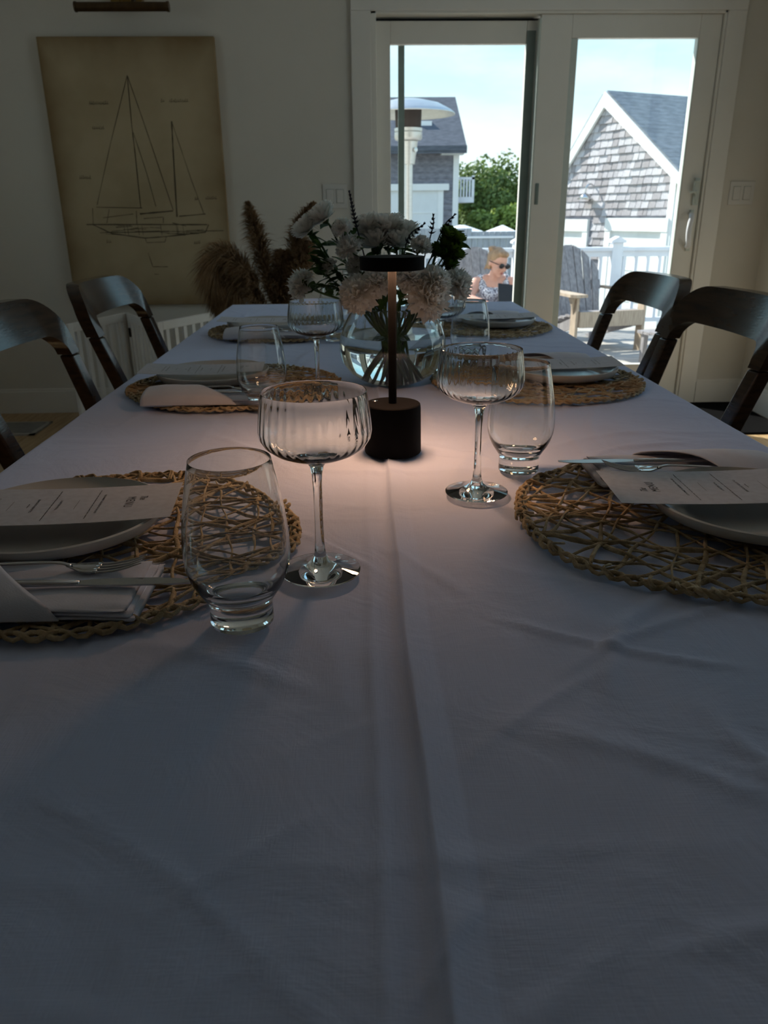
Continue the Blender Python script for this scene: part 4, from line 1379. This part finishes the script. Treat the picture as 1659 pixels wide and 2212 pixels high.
def adirondack():
    c = empty('adirondack_chair')
    hw = .30
    # back: fan of boards leaning back
    n = 7
    for q in range(n):
        s = q - (n - 1) / 2
        xb, xt = s * .066, s * .088
        top = .90 - .028 * s * s * .72
        L = (top - .20) / math.cos(.42)
        wb, wt = .030, .041
        m = MB()
        v, f = [], []
        for (t, x_, w_) in ((0, xb, wb), (1, xt, wt)):
            yy, zz = .22 + L * t * math.sin(.42), .20 + L * t * math.cos(.42)
            # curved top edge follows the arch
            for sx in (-1, 1):
                dz_ = -.028 * .72 * (2 * s * sx * .45) * t
                for d in (0, .02):
                    v.append((x_ + sx * w_, yy + d * .9, zz + dz_ - d * .4))
        f = [(0, 1, 3, 2), (4, 6, 7, 5), (0, 4, 5, 1), (2, 3, 7, 6), (0, 2, 6, 4), (1, 5, 7, 3)]
        m.add(v, f)
        m.build('back_slat', MT['weathered'], c)
    MB().add([(-.30, .375, .50), (.30, .375, .50), (.30, .42, .48), (-.30, .42, .48), (-.30, .405, .58), (.30, .405, .58), (.30, .45, .56), (-.30, .45, .56)], [(0, 3, 2, 1), (4, 5, 6, 7), (0, 1, 5, 4), (1, 2, 6, 5), (2, 3, 7, 6), (3, 0, 4, 7)]).build('back_brace', MT['weathered'], c)
    # seat boards
    for q in range(6):
        t = q / 5
        y_, z_ = -.30 + .54 * t, .35 - .13 * t
        MB().box(-.29, .29, y_ - .044, y_ + .044, z_, z_ + .02, None).build('seat_slat', MT['weathered'], c)
    MB().box(-.325, .325, -.375, -.350, .235, .372).build('seat_front', MT['armwood'], c, bevel=.004)
    for s in (-1, 1):
        MB().prism([(0, 0), (.0, 0)], 0, 0) if False else None
        m = MB()
        m.add([(s * .30, -.35, .35), (s * .325, -.35, .35), (s * .325, .60, .02), (s * .30, .60, .02), (s * .30, -.35, .24), (s * .325, -.35, .24), (s * .325, .52, .0), (s * .30, .52, .0)],
              [(0, 1, 2, 3), (4, 7, 6, 5), (0, 4, 5, 1), (1, 5, 6, 2), (2, 6, 7, 3), (3, 7, 4, 0)])
        m.build('rear_leg', MT['weathered'], c)
        MB().box(s * .34 - .014, s * .34 + .014, -.35, -.25, 0, .50).build('front_leg', MT['armwood'], c, bevel=.003)
        v = [(s * .29, -.42), (s * .40, -.42), (s * .43, -.36), (s * .42, -.1), (s * .36, .40), (s * .31, .40), (s * .29, -.1)]
        m = MB()
        m.add([(a, b, .50) for a, b in v] + [(a, b, .525) for a, b in v], [tuple(range(7))[::-1], tuple(range(7, 14))] + [(i, (i + 1) % 7, 7 + (i + 1) % 7, 7 + i) for i in range(7)])
        m.build('armrest', MT['armwood'], c)
        m = MB()
        m.add([(s * .356, -.33, .50), (s * .356, -.27, .50), (s * .356, -.30, .34), (s * .40, -.33, .50), (s * .40, -.27, .50)], [(0, 1, 2), (3, 2, 4), (0, 2, 3), (1, 4, 2), (0, 3, 4, 1)])
        m.build('arm_bracket', MT['armwood'], c)
    return c
ad = adirondack()
ad.location, ad.rotation_euler = (2.17, 7.36, DZ), (0, 0, math.radians(14))
tag(ad, 'empty weathered grey slatted deck chair with pale arms behind the railing view', 'chair', 'wooden deck chairs')
ad['label'] = 'empty weathered grey wooden deck chair seen through right door panel'
ad2 = copy_tree(ad)
ad2.location, ad2.rotation_euler = (1.16, 7.10, DZ), (0, 0, math.radians(8))
tag(ad2, 'weathered grey wooden deck chair the woman sits in', 'chair', 'wooden deck chairs')
# slatted footrest / low table in front of the empty chair
ft = empty('deck_footstool', (2.62, 6.45, DZ), math.radians(14), 'low weathered footstool before the empty deck chair', 'stool')
for q in range(4):
    MB().box(-.24, .24, -.17 + q * .09, -.09 + q * .09, .24 + .03 * q * (q < 2) * .3, .262 + .03 * q * (q < 2) * .3).build('slat', MT['weathered'], ft)
for sx in (-.2, .2):
    for sy in (-.12, .12):
        MB().box(sx - .02, sx + .02, sy - .02, sy + .02, 0, .24).build('leg', MT['weathered'], ft)

# patio heater
ht = empty('patio_heater', (.452, 7.5, DZ), 0, 'tall steel patio heater with round dome reflector, left of doorway', 'heater')
MB().lathe([(0, 2.125), (.12, 2.118), (.27, 2.085), (.37, 2.035), (.405, 2.010), (.408, 1.998), (.400, 2.0), (.36, 2.022), (.26, 2.07), (.12, 2.10), (0, 2.107)], 48).build('reflector_dome', MT['heater'], ht, smooth=True)
MB().lathe([(.09, 1.89), (.112, 1.892), (.118, 2.075), (.10, 2.09)], 32).build('burner_screen', MT['mesh'], ht, smooth=True, auto=40)
MB().lathe([(.07, 1.79), (.112, 1.80), (.122, 1.815), (.122, 1.86), (.115, 1.866), (.122, 1.872), (.122, 1.895), (.09, 1.90)], 32).build('burner_collar', MT['heater'], ht, smooth=True, auto=40)
MB().lathe([(.045, 1.605), (.058, 1.608), (.085, 1.79), (.07, 1.80)], 32).build('control_cone', MT['heater'], ht, smooth=True, auto=40)
MB().lathe([(0, 0), (.018, .002), (.018, .022), (0, .024)], 16, TR((.052, -.058, 1.72), (PI / 2, 0, .6))).build('control_knob', MT['chrome'], ht)
MB().lathe([(.040, .7), (.040, 1.61)], 24).build('pole', MT['heater'], ht, smooth=True, auto=40)
MB().lathe([(.19, .04), (.19, .70), (.17, .74), (.04, .78)], 32).build('tank_housing', MT['heater'], ht, smooth=True, auto=40)
MB().lathe([(0, 0), (.235, 0), (.235, .04), (0, .045)], 32).build('base', MT['heater'], ht, smooth=True, auto=40)

# ================================================================== WOMAN
WO = Vector((1.165, 6.94, DZ))
woman = empty('woman', tuple(WO), 0, 'blonde person in sunglasses and patterned dress reading on deck chair', 'person')
def remesh(m, vox, name, material, parent, smooth_it=6, fac=.5):
    me = m.mesh('tmp', material)
    o = bpy.data.objects.new('tmp', me)
    COL.objects.link(o)
    md = o.modifiers.new('r', 'REMESH')
    md.mode = 'VOXEL'
    md.voxel_size = vox
    sm = o.modifiers.new('s', 'SMOOTH')
    sm.iterations = smooth_it
    sm.factor = fac
    bpy.context.view_layer.update()
    dg = bpy.context.evaluated_depsgraph_get()
    me2 = bpy.data.meshes.new_from_object(o.evaluated_get(dg))
    bpy.data.objects.remove(o)
    bpy.data.meshes.remove(me)
    me2.name = name
    me2.materials.clear()
    me2.materials.append(material)
    me2.polygons.foreach_set('use_smooth', [True] * len(me2.polygons))
    r = bpy.data.objects.new(name, me2)
    COL.objects.link(r)
    r.parent = parent
    return r
def caps(m, a, b, ra, rb, n=14):
    A, B = Vector(a), Vector(b)
    pts, rad = [], []
    d = (B - A).normalized()
    for t in (-1, -.8, -.45, 0):
        pts.append(A + d * ra * t); rad.append(ra * math.sqrt(max(.0004, 1 - t * t)))
    for t in (.25, .5, .75):
        pts.append(A.lerp(B, t)); rad.append(ra + (rb - ra) * t)
    for t in (0, .45, .8, 1):
        pts.append(B + d * rb * t); rad.append(rb * math.sqrt(max(.0004, 1 - t * t)))
    m.tube([tuple(p) for p in pts], rad, n)
HC = Vector((.022, -.055, .800))
HR = TR(HC, (0.30, 0.10, .55))       # head turned to her left, looking down
b = MB()
b.ell((0, .012, .020), (.074, .094, .090), 20, 14, HR)           # skull
b.ell((0, -.030, -.040), (.056, .058, .070), 16, 10, HR)         # face
b.ell((0, -.062, -.092), (.026, .022, .020), 12, 8, HR)          # chin
b.ell((0, -.096, -.028), (.0125, .020, .017), 10, 8, HR)         # nose tip
b.tube([tuple(HR @ Vector((0, -.082, .012))), tuple(HR @ Vector((0, -.098, -.026)))], [.008, .012], 8)
b.ell((0, -.082, -.062), (.020, .010, .009), 10, 6, HR)          # mouth
for s in (-1, 1):
    b.ell((s * .074, .012, -.012), (.008, .018, .028), 8, 8, HR) # ears
    b.ell((s * .036, -.066, -.030), (.022, .020, .022), 10, 8, HR)
caps(b, HC + Vector((0, .030, -.065)), (.004, .005, .655), .050, .058)
b.ell((0, .02, .575), (.135, .090, .115), 20, 12)
b.ell((0, .03, .45), (.125, .095, .14), 20, 12)
b.ell((0, .05, .33), (.165, .13, .105), 20, 12)
for s in (-1, 1):
    b.ell((s * .062, -.070, .535), (.062, .050, .058), 14, 10)
caps(b, (-.06, .012, .655), (-.150, .012, .630), .048, .052)
caps(b, (.06, .012, .655), (.150, .012, .630), .048, .052)
caps(b, (-.155, .010, .622), (-.238, -.150, .515), .052, .043)
caps(b, (-.238, -.150, .515), (-.062, -.362, .468), .042, .028)
caps(b, (.155, .010, .622), (.235, -.150, .510), .052, .043)
caps(b, (.235, -.150, .510), (.165, -.350, .500), .042, .028)
# hands closed on the folio
def hand(w, d, up_, thumb):
    W, D, U = Vector(w), Vector(d).normalized(), Vector(up_).normalized()
    S = D.cross(U).normalized()
    caps(b, W, W + D * .055, .026, .024, 10)
    for k, L in enumerate((.062, .072, .068, .052)):
        o = W + D * .070 + S * ((k - 1.5) * .017)
        mid = o + D * L * .55 - U * .004
        caps(b, o - D * .02, mid, .0095, .0085, 8)
        caps(b, mid, mid + D * L * .40 - U * .018, .0085, .007, 8)
    t0 = W + D * .025 + S * thumb * .024
    t1 = t0 + D * .030 + S * thumb * .020
    caps(b, t0, t1, .011, .010, 8)
    caps(b, t1, t1 + D * .030, .010, .008, 8)
hand((-.052, -.370, .468), (.84, -.48, .02), (0.1, -.3, 1), 1)
hand((.160, -.358, .500), (-.45, -.75, .05), (0, .1, 1), -1)
for s in (-1, 1):
    caps(b, (s * .095, .02, .315), (s * .115, -.42, .440), .085, .060)
    caps(b, (s * .115, -.42, .440), (s * .105, -.60, .095), .056, .036)
    caps(b, (s * .105, -.60, .065), (s * .120, -.78, .035), .036, .026)
remesh(b, .0065, 'body', MT['skin'], woman, 5, .5)
# hair: cap, loose strands at the nape, bun
h = MB()
h.ell((0, .026, .036), (.081, .096, .088), 20, 14, HR)
h.ell((0, -.035, .085), (.058, .045, .030), 14, 8, HR)
h.ell((0, .070, -.020), (.058, .042, .058), 14, 10, HR)
h.ell((-.052, .034, -.030), (.022, .036, .044), 12, 8, HR)
h.ell((-.048, .072, .090), (.030, .032, .026), 14, 10, HR)
h.ell((-.070, .074, .096), (.014, .018, .013), 10, 8, HR)
h.ell((-.030, .068, .108), (.014, .016, .012), 10, 8, HR)
caps(h, HR @ Vector((-.064, .045, -.04)), HR @ Vector((-.078, .050, -.085)), .014, .004, 8)
caps(h, HR @ Vector((-.045, .075, -.05)), HR @ Vector((-.055, .082, -.095)), .014, .004, 8)
remesh(h, .006, 'hair', MT['hair'], woman, 3, .5)
# dress
d_ = MB()
d_.ell((0, .02, .545), (.150, .104, .098), 20, 12)
d_.ell((0, .03, .45), (.140, .110, .15), 20, 12)
d_.ell((0, .05, .33), (.182, .145, .115), 20, 12)
for s in (-1, 1):
    d_.ell((s * .064, -.074, .535), (.070, .056, .064), 14, 10)
    caps(d_, (s * .098, -.040, .58), (s * .108, .012, .672), .044, .034)
    caps(d_, (s * .108, .012, .672), (s * .10, .085, .58), .034, .036)
    caps(d_, (s * .095, .02, .315), (s * .113, -.36, .425), .098, .085)
remesh(d_, .0075, 'dress', MT['dress'], woman, 4, .5)
# sunglasses
g = MB()
for s in (-1, 1):
    g.ell((s * .034, -.098, .002), (.029, .009, .022), 16, 10, HR)
g.build('sunglass_lens', MT['lens'], woman, smooth=True)
g = MB()
g.tube([tuple(HR @ Vector(p)) for p in [(-.012, -.104, .008), (.012, -.104, .008)]], .003, 6)
for s in (-1, 1):
    g.tube([tuple(HR @ Vector(p)) for p in [(s * .062, -.090, .010), (s * .078, -.05, .008), (s * .080, .02, .004)]], .0035, 6)
g.build('sunglass_frame', MT['lens'], woman)
g = MB()
g.ell((0, -.0905, -.0585), (.019, .0050, .0045), 12, 6, HR)
g.ell((0, -.0895, -.0665), (.016, .0055, .0045), 12, 6, HR)
g.build('lips', MT['lips'], woman, smooth=True)
# folio
fo = MB()
FT = TR((.085, -.392, .572), (math.radians(-30), math.radians(8), math.radians(8)))
fo.box(-.115, .115, -.007, .007, -.085, .080, FT)
tag(fo.build('tablet_folio', MT['tablet'], None, bevel=.004), 'black tablet folio held open in the seated woman’s hands', 'tablet')
bpy.data.objects['tablet_folio']['label'] = 'black tablet folio held in the hands of the reading woman'
bpy.data.objects['tablet_folio'].location = tuple(WO)

# ================================================================== GREY SHINGLED GARAGE (right)
AZ = math.radians(-25)
GD = Vector((math.sin(AZ), math.cos(AZ), 0))            # along the gable, away to the left
GN = Vector((-math.cos(AZ), math.sin(AZ), 0))           # outward, towards the deck
gar = empty('shingled_garage', (4.11, 14.0, -1.3), math.atan2(GD.y, GD.x), 'grey cedar shingled garage with white trimmed gable and two white doors', 'building')
# local frame: +x along GD (left/away), +y = -GN rotated... (z up); outward normal is +y
AP, ER, EL, SR, SL = 4.12, -1.76, 1.75, .73, 1.10          # apex height above ground, eave positions, slopes
zR, zL = AP + ER * SR, AP - EL * SL
DEP = 7.0
m = MB()
m.prism([(ER + .10, 0), (EL - .10, 0), (EL - .10, zL), (0, AP - .06), (ER + .10, zR)], -.0, -DEP)
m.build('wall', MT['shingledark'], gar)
def roof_slope(x0, z0, x1, z1, name):
    mm = MB()
    t = .10
    L = math.hypot(x1 - x0, z1 - z0)
    nx, nz = -(z1 - z0) / L, (x1 - x0) / L
    if nz < 0: nx, nz = -nx, -nz
    mm.prism([(x0, z0), (x1, z1), (x1 + nx * t, z1 + nz * t), (x0 + nx * t, z0 + nz * t)], .07, -DEP - .2)
    return mm.build(name, MT['roofing'], gar)
roof_slope(0, AP, ER - .12, AP + (ER - .12) * SR, 'roof')
roof_slope(0, AP, EL + .12, AP - (EL + .12) * SL, 'roof')
# roofing courses
for q in range(22):
    t0 = (q + .3) / 22
    xx = (ER - .12) * t0
    zz = AP + xx * SR + .118
    mm = MB()
    mm.box(-.10, .0, -DEP, .07, 0, .012, Matrix.Translation((xx, 0, zz)) @ Matrix.Rotation(-math.atan(SR), 4, 'Y'))
    mm.build('roof_course', MT['roofing'], gar)
# rake boards
for (xe, sl) in ((ER - .12, SR), (EL + .12, -SL)):
    ze = AP + xe * sl
    a = Vector((0, 0, AP)); bb = Vector((xe, 0, ze))
    w = .11
    mm = MB()
    mm.prism([(0, AP + .10), (xe, ze + .10), (xe, ze - w + .06), (0, AP - w - .02)], .085, .035)
    mm.build('rake_board', MT['exttrim'], gar)
    mm = MB()
    mm.prism([(0, AP - .02), (xe, ze - .02), (xe, ze - .06), (0, AP - .06)], .04, .0)
    mm.build('soffit', MT['exttrim'], gar)
# corner board
MB().box(ER + .07, ER + .19, .0, .035, 0, zR + .10).build('corner_board', MT['exttrim'], gar)
# white framed doors
def gdoor(x0, x1, ztop, nm):
    p = empty(nm); p.parent = gar
    MB().box(x0, x1, .0, .06, ztop - .20, ztop).build('header', MT['exttrim'], p)
    MB().box(x0, x0 + .13, .0, .05, 0, ztop - .20).build('side_trim', MT['exttrim'], p)
    MB().box(x1 - .13, x1, .0, .05, 0, ztop - .20).build('side_trim', MT['exttrim'], p)
    MB().box(x0 + .13, x1 - .13, .0, .012, 0, ztop - .20).build('door_panel', MT['garagedoor'], p)
    for z_ in (.5, 1.0, 1.5):
        MB().box(x0 + .13, x1 - .13, .012, .020, z_ - .01, z_ + .01).build('panel_joint', MT['exttrim'], p)
gdoor(-1.64, -.24, 2.30, 'garage_door')
gdoor(.20, 1.50, 2.28, 'garage_door')
# barn lamp
lampm = MB()
lampm.tube(spline([(.16, 0, 2.80), (.17, .08, 2.84), (.185, .15, 2.80), (.19, .16, 2.70)], 12), .013, 8)
lampm.build('lamp_arm', MT['chrome'], gar)
MB().lathe([(.02, .10), (.05, .08), (.14, .0), (.135, .0), (.04, .07), (.015, .09)], 24, TR((.19, .16, 2.60))).build('lamp_shade', MT['chrome'], gar, smooth=True)
# individual shingles on the gable
rs = random.Random(8)
SHM = []
for k in range(6):
    w_ = .98
    SHM.append(MB().add([(-.5, 0, 0), (.5, 0, 0), (.5, 0, 1), (-.5, 0, 1), (-.5, .026, .0), (.5, .026, rs.uniform(-.03, .03)), (.5, .006, 1), (-.5, .006, 1)], [(0, 3, 2, 1), (4, 5, 6, 7), (0, 1, 5, 4), (1, 2, 6, 5), (2, 3, 7, 6), (3, 0, 4, 7)]).mesh('shingle', MT[('shingle', 'shinglelight', 'shinglemid')[k % 3]]))
exp_ = .118
z_ = AP - .25
row = 0
while z_ > 1.55:
    xr = max(ER + .19, -(AP - .10 - z_) / SR + .02)
    xl = min(EL - .12, (AP - .10 - z_) / SL - .02)
    x_ = xr - rs.uniform(0, .05)
    while x_ < xl:
        w_ = rs.uniform(.085, .215)
        xa, xb = max(x_, xr), min(x_ + w_, xl)
        mid = (xa + xb) / 2
        blocked = (z_ < 2.24 and (-1.66 < mid < -.22)) or (z_ < 2.22 and (.18 < mid < 1.52))
        if xb - xa > .03 and not blocked:
            share('shingle', SHM[rs.randrange(6)], gar, (mid, .0, z_ + rs.uniform(-.004, .004)), (0, 0, 0), (xb - xa - .012, 1 + rs.uniform(0, .5), exp_ + .012))
        x_ += w_
    z_ -= exp_
    row += 1

# ================================================================== DARK SHINGLED HOUSE (left, far)
ho = empty('shingled_house', (1.6, 22.0, -1.3), 0, 'dark shingled house with white corner board and garage door, behind heater', 'building')
def hb(name, x0, x1, y0, y1, z0, z1, m_, **k):
    return MB().box(x0 - 1.6, x1 - 1.6, y0, y1, z0 + 1.3, z1 + 1.3).build(name, m_, ho, **k)
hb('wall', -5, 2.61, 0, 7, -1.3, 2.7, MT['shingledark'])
# roof plane that slopes up and back from the eave
rz0, rz1 = 2.66, 3.95
mm = MB()
v = [(-6.7, -.45, rz0 + 1.3), (1.20, -.45, rz0 + 1.3), (1.14, 1.9, rz1 + 1.3 + .14), (-6.7, 1.9, rz1 + 1.3 + .14)]
v2 = [(a, b_, c_ - .14) for a, b_, c_ in v]
mm.add(v + v2, [(0, 1, 2, 3), (4, 7, 6, 5), (0, 4, 5, 1), (1, 5, 6, 2), (2, 6, 7, 3), (3, 7, 4, 0)])
mm.build('roof', MT['houseroof'], ho)
mm = MB()
v = [(-6.7, 4.3, rz0 + 1.3), (1.20, 4.3, rz0 + 1.3), (1.14, 1.9, rz1 + 1.3 + .14), (-6.7, 1.9, rz1 + 1.3 + .14)]
v2 = [(a, b_, c_ - .14) for a, b_, c_ in v]
mm.add(v + v2, [(0, 3, 2, 1), (4, 5, 6, 7), (0, 1, 5, 4), (1, 2, 6, 5), (2, 3, 7, 6), (3, 0, 4, 7)])
mm.build('roof', MT['houseroof'], ho)
for q in range(26):
    z_ = -1.25 + q * .152
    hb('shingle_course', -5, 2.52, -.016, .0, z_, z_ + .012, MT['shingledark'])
hb('eave_return', 2.16, 2.74, -.40, .0, 2.50, 2.66, MT['exttrim'])
hb('fascia', -5, 2.80, -.47, -.44, 2.58, 2.70, MT['houseroof'])
hb('corner_board', 2.51, 2.66, -.03, .02, -1.3, 2.55, MT['exttrim'])
hb('garage_header', .2, 2.40, -.10, .0, 1.66, 1.82, MT['exttrim'])
hb('garage_trim', 2.12, 2.26, -.05, .0, -1.3, 1.66, MT['exttrim'])
hb('garage_door', .2, 2.12, -.03, .0, -1.3, 1.66, MT['garagedoor'])
for z_ in (-.6, 0, .55, 1.1):
    hb('door_joint', .2, 2.12, -.04, -.03, z_, z_ + .03, MT['exttrim'])
sk = MB().box(1.62 - 1.6, 1.98 - 1.6, .52, .80, 4.42, 4.66)
sk.build('roof_window', MT['exttrim'], ho)
# side balcony
hb('balcony_floor', 2.62, 3.12, .3, 2.2, 1.36, 1.50, MT['railing'])
hb('balcony_rail', 2.62, 3.12, .28, .34, 1.93, 1.99, MT['railing'])
hb('balcony_rail', 3.06, 3.12, .3, 2.2, 1.93, 1.99, MT['railing'])
for q in range(6):
    hb('balcony_baluster', 2.66 + q * .08, 2.70 + q * .08, .29, .33, 1.50, 1.93, MT['railing'])
hb('balcony_post', 3.05, 3.12, .28, .35, 1.50, 2.03, MT['railing'])

# ================================================================== FENCE AND GREENERY
fe = empty('board_fence', (2.05, 13.0, -1.3), 0, 'grey upright board fence behind the railing and seated woman', 'fence')
q = 0
x_ = -1.9
while x_ < .42:
    top = 2.17 - (.05 if x_ > -.28 else 0)
    MB().box(x_, x_ + .086, -.012, .012, 0, top).build('fence_board', MT['fence'], fe)
    x_ += .092
MB().box(-1.9, -.28, .012, .05, .5, .58).build('fence_rail', MT['fence'], fe)
MB().box(-.28, .42, .012, .05, 1.5, 1.58).build('fence_rail', MT['fence'], fe)
MB().box(-.36, .42, -.03, .03, 2.02, 2.05).build('fence_rail', MT['railing'], fe)
bn = empty('white_canopy', (2.36, 13.6, -1.36), 0, 'low white peaked canopy just over the grey fence', 'canopy')
MB().add([(-.32, -.3, 2.12), (.22, -.3, 2.17), (.22, .3, 2.17), (-.32, .3, 2.12), (.04, 0, 2.27)], [(0, 1, 4), (1, 2, 4), (2, 3, 4), (3, 0, 4), (3, 2, 1, 0)]).build('canopy_top', MT['railing'], bn)
for sx in (-.28, .18):
    MB().box(sx - .02, sx + .02, -.25, -.21, 0, 2.14).build('canopy_leg', MT['railing'], bn)
bn2 = empty('white_parasol', (1.74, 13.8, -1.40), 0, 'flat white parasol top showing between fence and far house', 'parasol')
MB().lathe([(.36, 2.19), (.36, 2.21), (.05, 2.31), (0, 2.31), (0, 2.29), (.05, 2.28)], 10).build('parasol_top', MT['railing'], bn2)
MB().lathe([(.02, 0), (.02, 2.28)], 8).build('parasol_pole', MT['railing'], bn2)

def tree(x, y, z0, rx, ry, rz, n, seed, mkey, label, name='leafy_tree', lean=.35):
    r = random.Random(seed)
    e = empty(name, (x, y, z0), 0, label, 'tree' if name == 'leafy_tree' else 'shrub', 'trees beyond the fence' if name == 'leafy_tree' else 'shrubs beyond the fence')
    MB().tube([(0, 0, 0), (.1 * rx, 0, rz * .7), (.15 * rx, 0, rz * 1.2)], [.11 * rz * .5, .07 * rz * .5, .03], 8).build('trunk', MT['bark'], e)
    lob = []
    for q in range(16):
        a, ph = r.uniform(0, 6.28), r.uniform(-.7, 1)
        lob.append((rx * .62 * math.cos(a) * math.sqrt(1 - ph * ph * .6), ry * .62 * math.sin(a) * math.sqrt(1 - ph * ph * .6), rz * (1.05 + .60 * ph), r.uniform(.34, .52)))
    V = np.zeros((n * 4, 3)); F = []
    for q in range(n):
        c = lob[q % 16]
        d = Vector((r.gauss(0, 1), r.gauss(0, 1), r.gauss(0, 1))).normalized()
        k = c[3] * (r.random() ** .25)
        p = Vector((c[0] + d.x * rx * k, c[1] + d.y * ry * k, c[2] + d.z * rz * k))
        s = r.uniform(.05, .11)
        nrm = (d + Vector((r.gauss(0, .5), r.gauss(0, .5), r.gauss(0, .5) + .3))).normalized()
        u = nrm.orthogonal().normalized() * s
        w = nrm.cross(u).normalized() * s * .6
        V[4 * q:4 * q + 4] = [p - u, p - w, p + u, p + w]
        F.append((4 * q, 4 * q + 1, 4 * q + 2, 4 * q + 3))
    me = bpy.data.meshes.new('crown')
    me.from_pydata(V.tolist(), [], F)
    me.materials.append(MT[mkey])
    o = share('crown', me, e)
    o['kind'] = 'stuff'
tree(4.35, 30, -1.3, 1.5, 1.5, 2.05, 9000, 1, 'foliage', 'round dark green tree right beside the far house balcony')
tree(6.0, 31, -1.3, 1.6, 1.5, 2.15, 9000, 2, 'foliage', 'dark green tree partly hidden by the middle door stile')
tree(5.2, 33, -1.3, 1.6, 1.4, 1.9, 7000, 3, 'foliage', 'dark green tree between two others beyond the fence')
tree(3.9, 24.2, -1.3, .95, .9, 1.35, 6000, 4, 'foliage2', 'bright green shrub under the far house balcony', 'green_shrub')
tree(4.5, 25, -1.3, 1.1, 1.0, 1.25, 6000, 5, 'foliage2', 'bright green shrub directly above the grey fence', 'green_shrub')
tree(5.4, 26, -1.3, 1.0, 1.0, 1.30, 6000, 6, 'foliage2', 'bright green shrub at right end of the fence', 'green_shrub')
tree(7.4, 33, -1.3, 1.8, 1.5, 2.1, 6000, 7, 'foliage', 'dark green tree hidden behind the shingled garage')
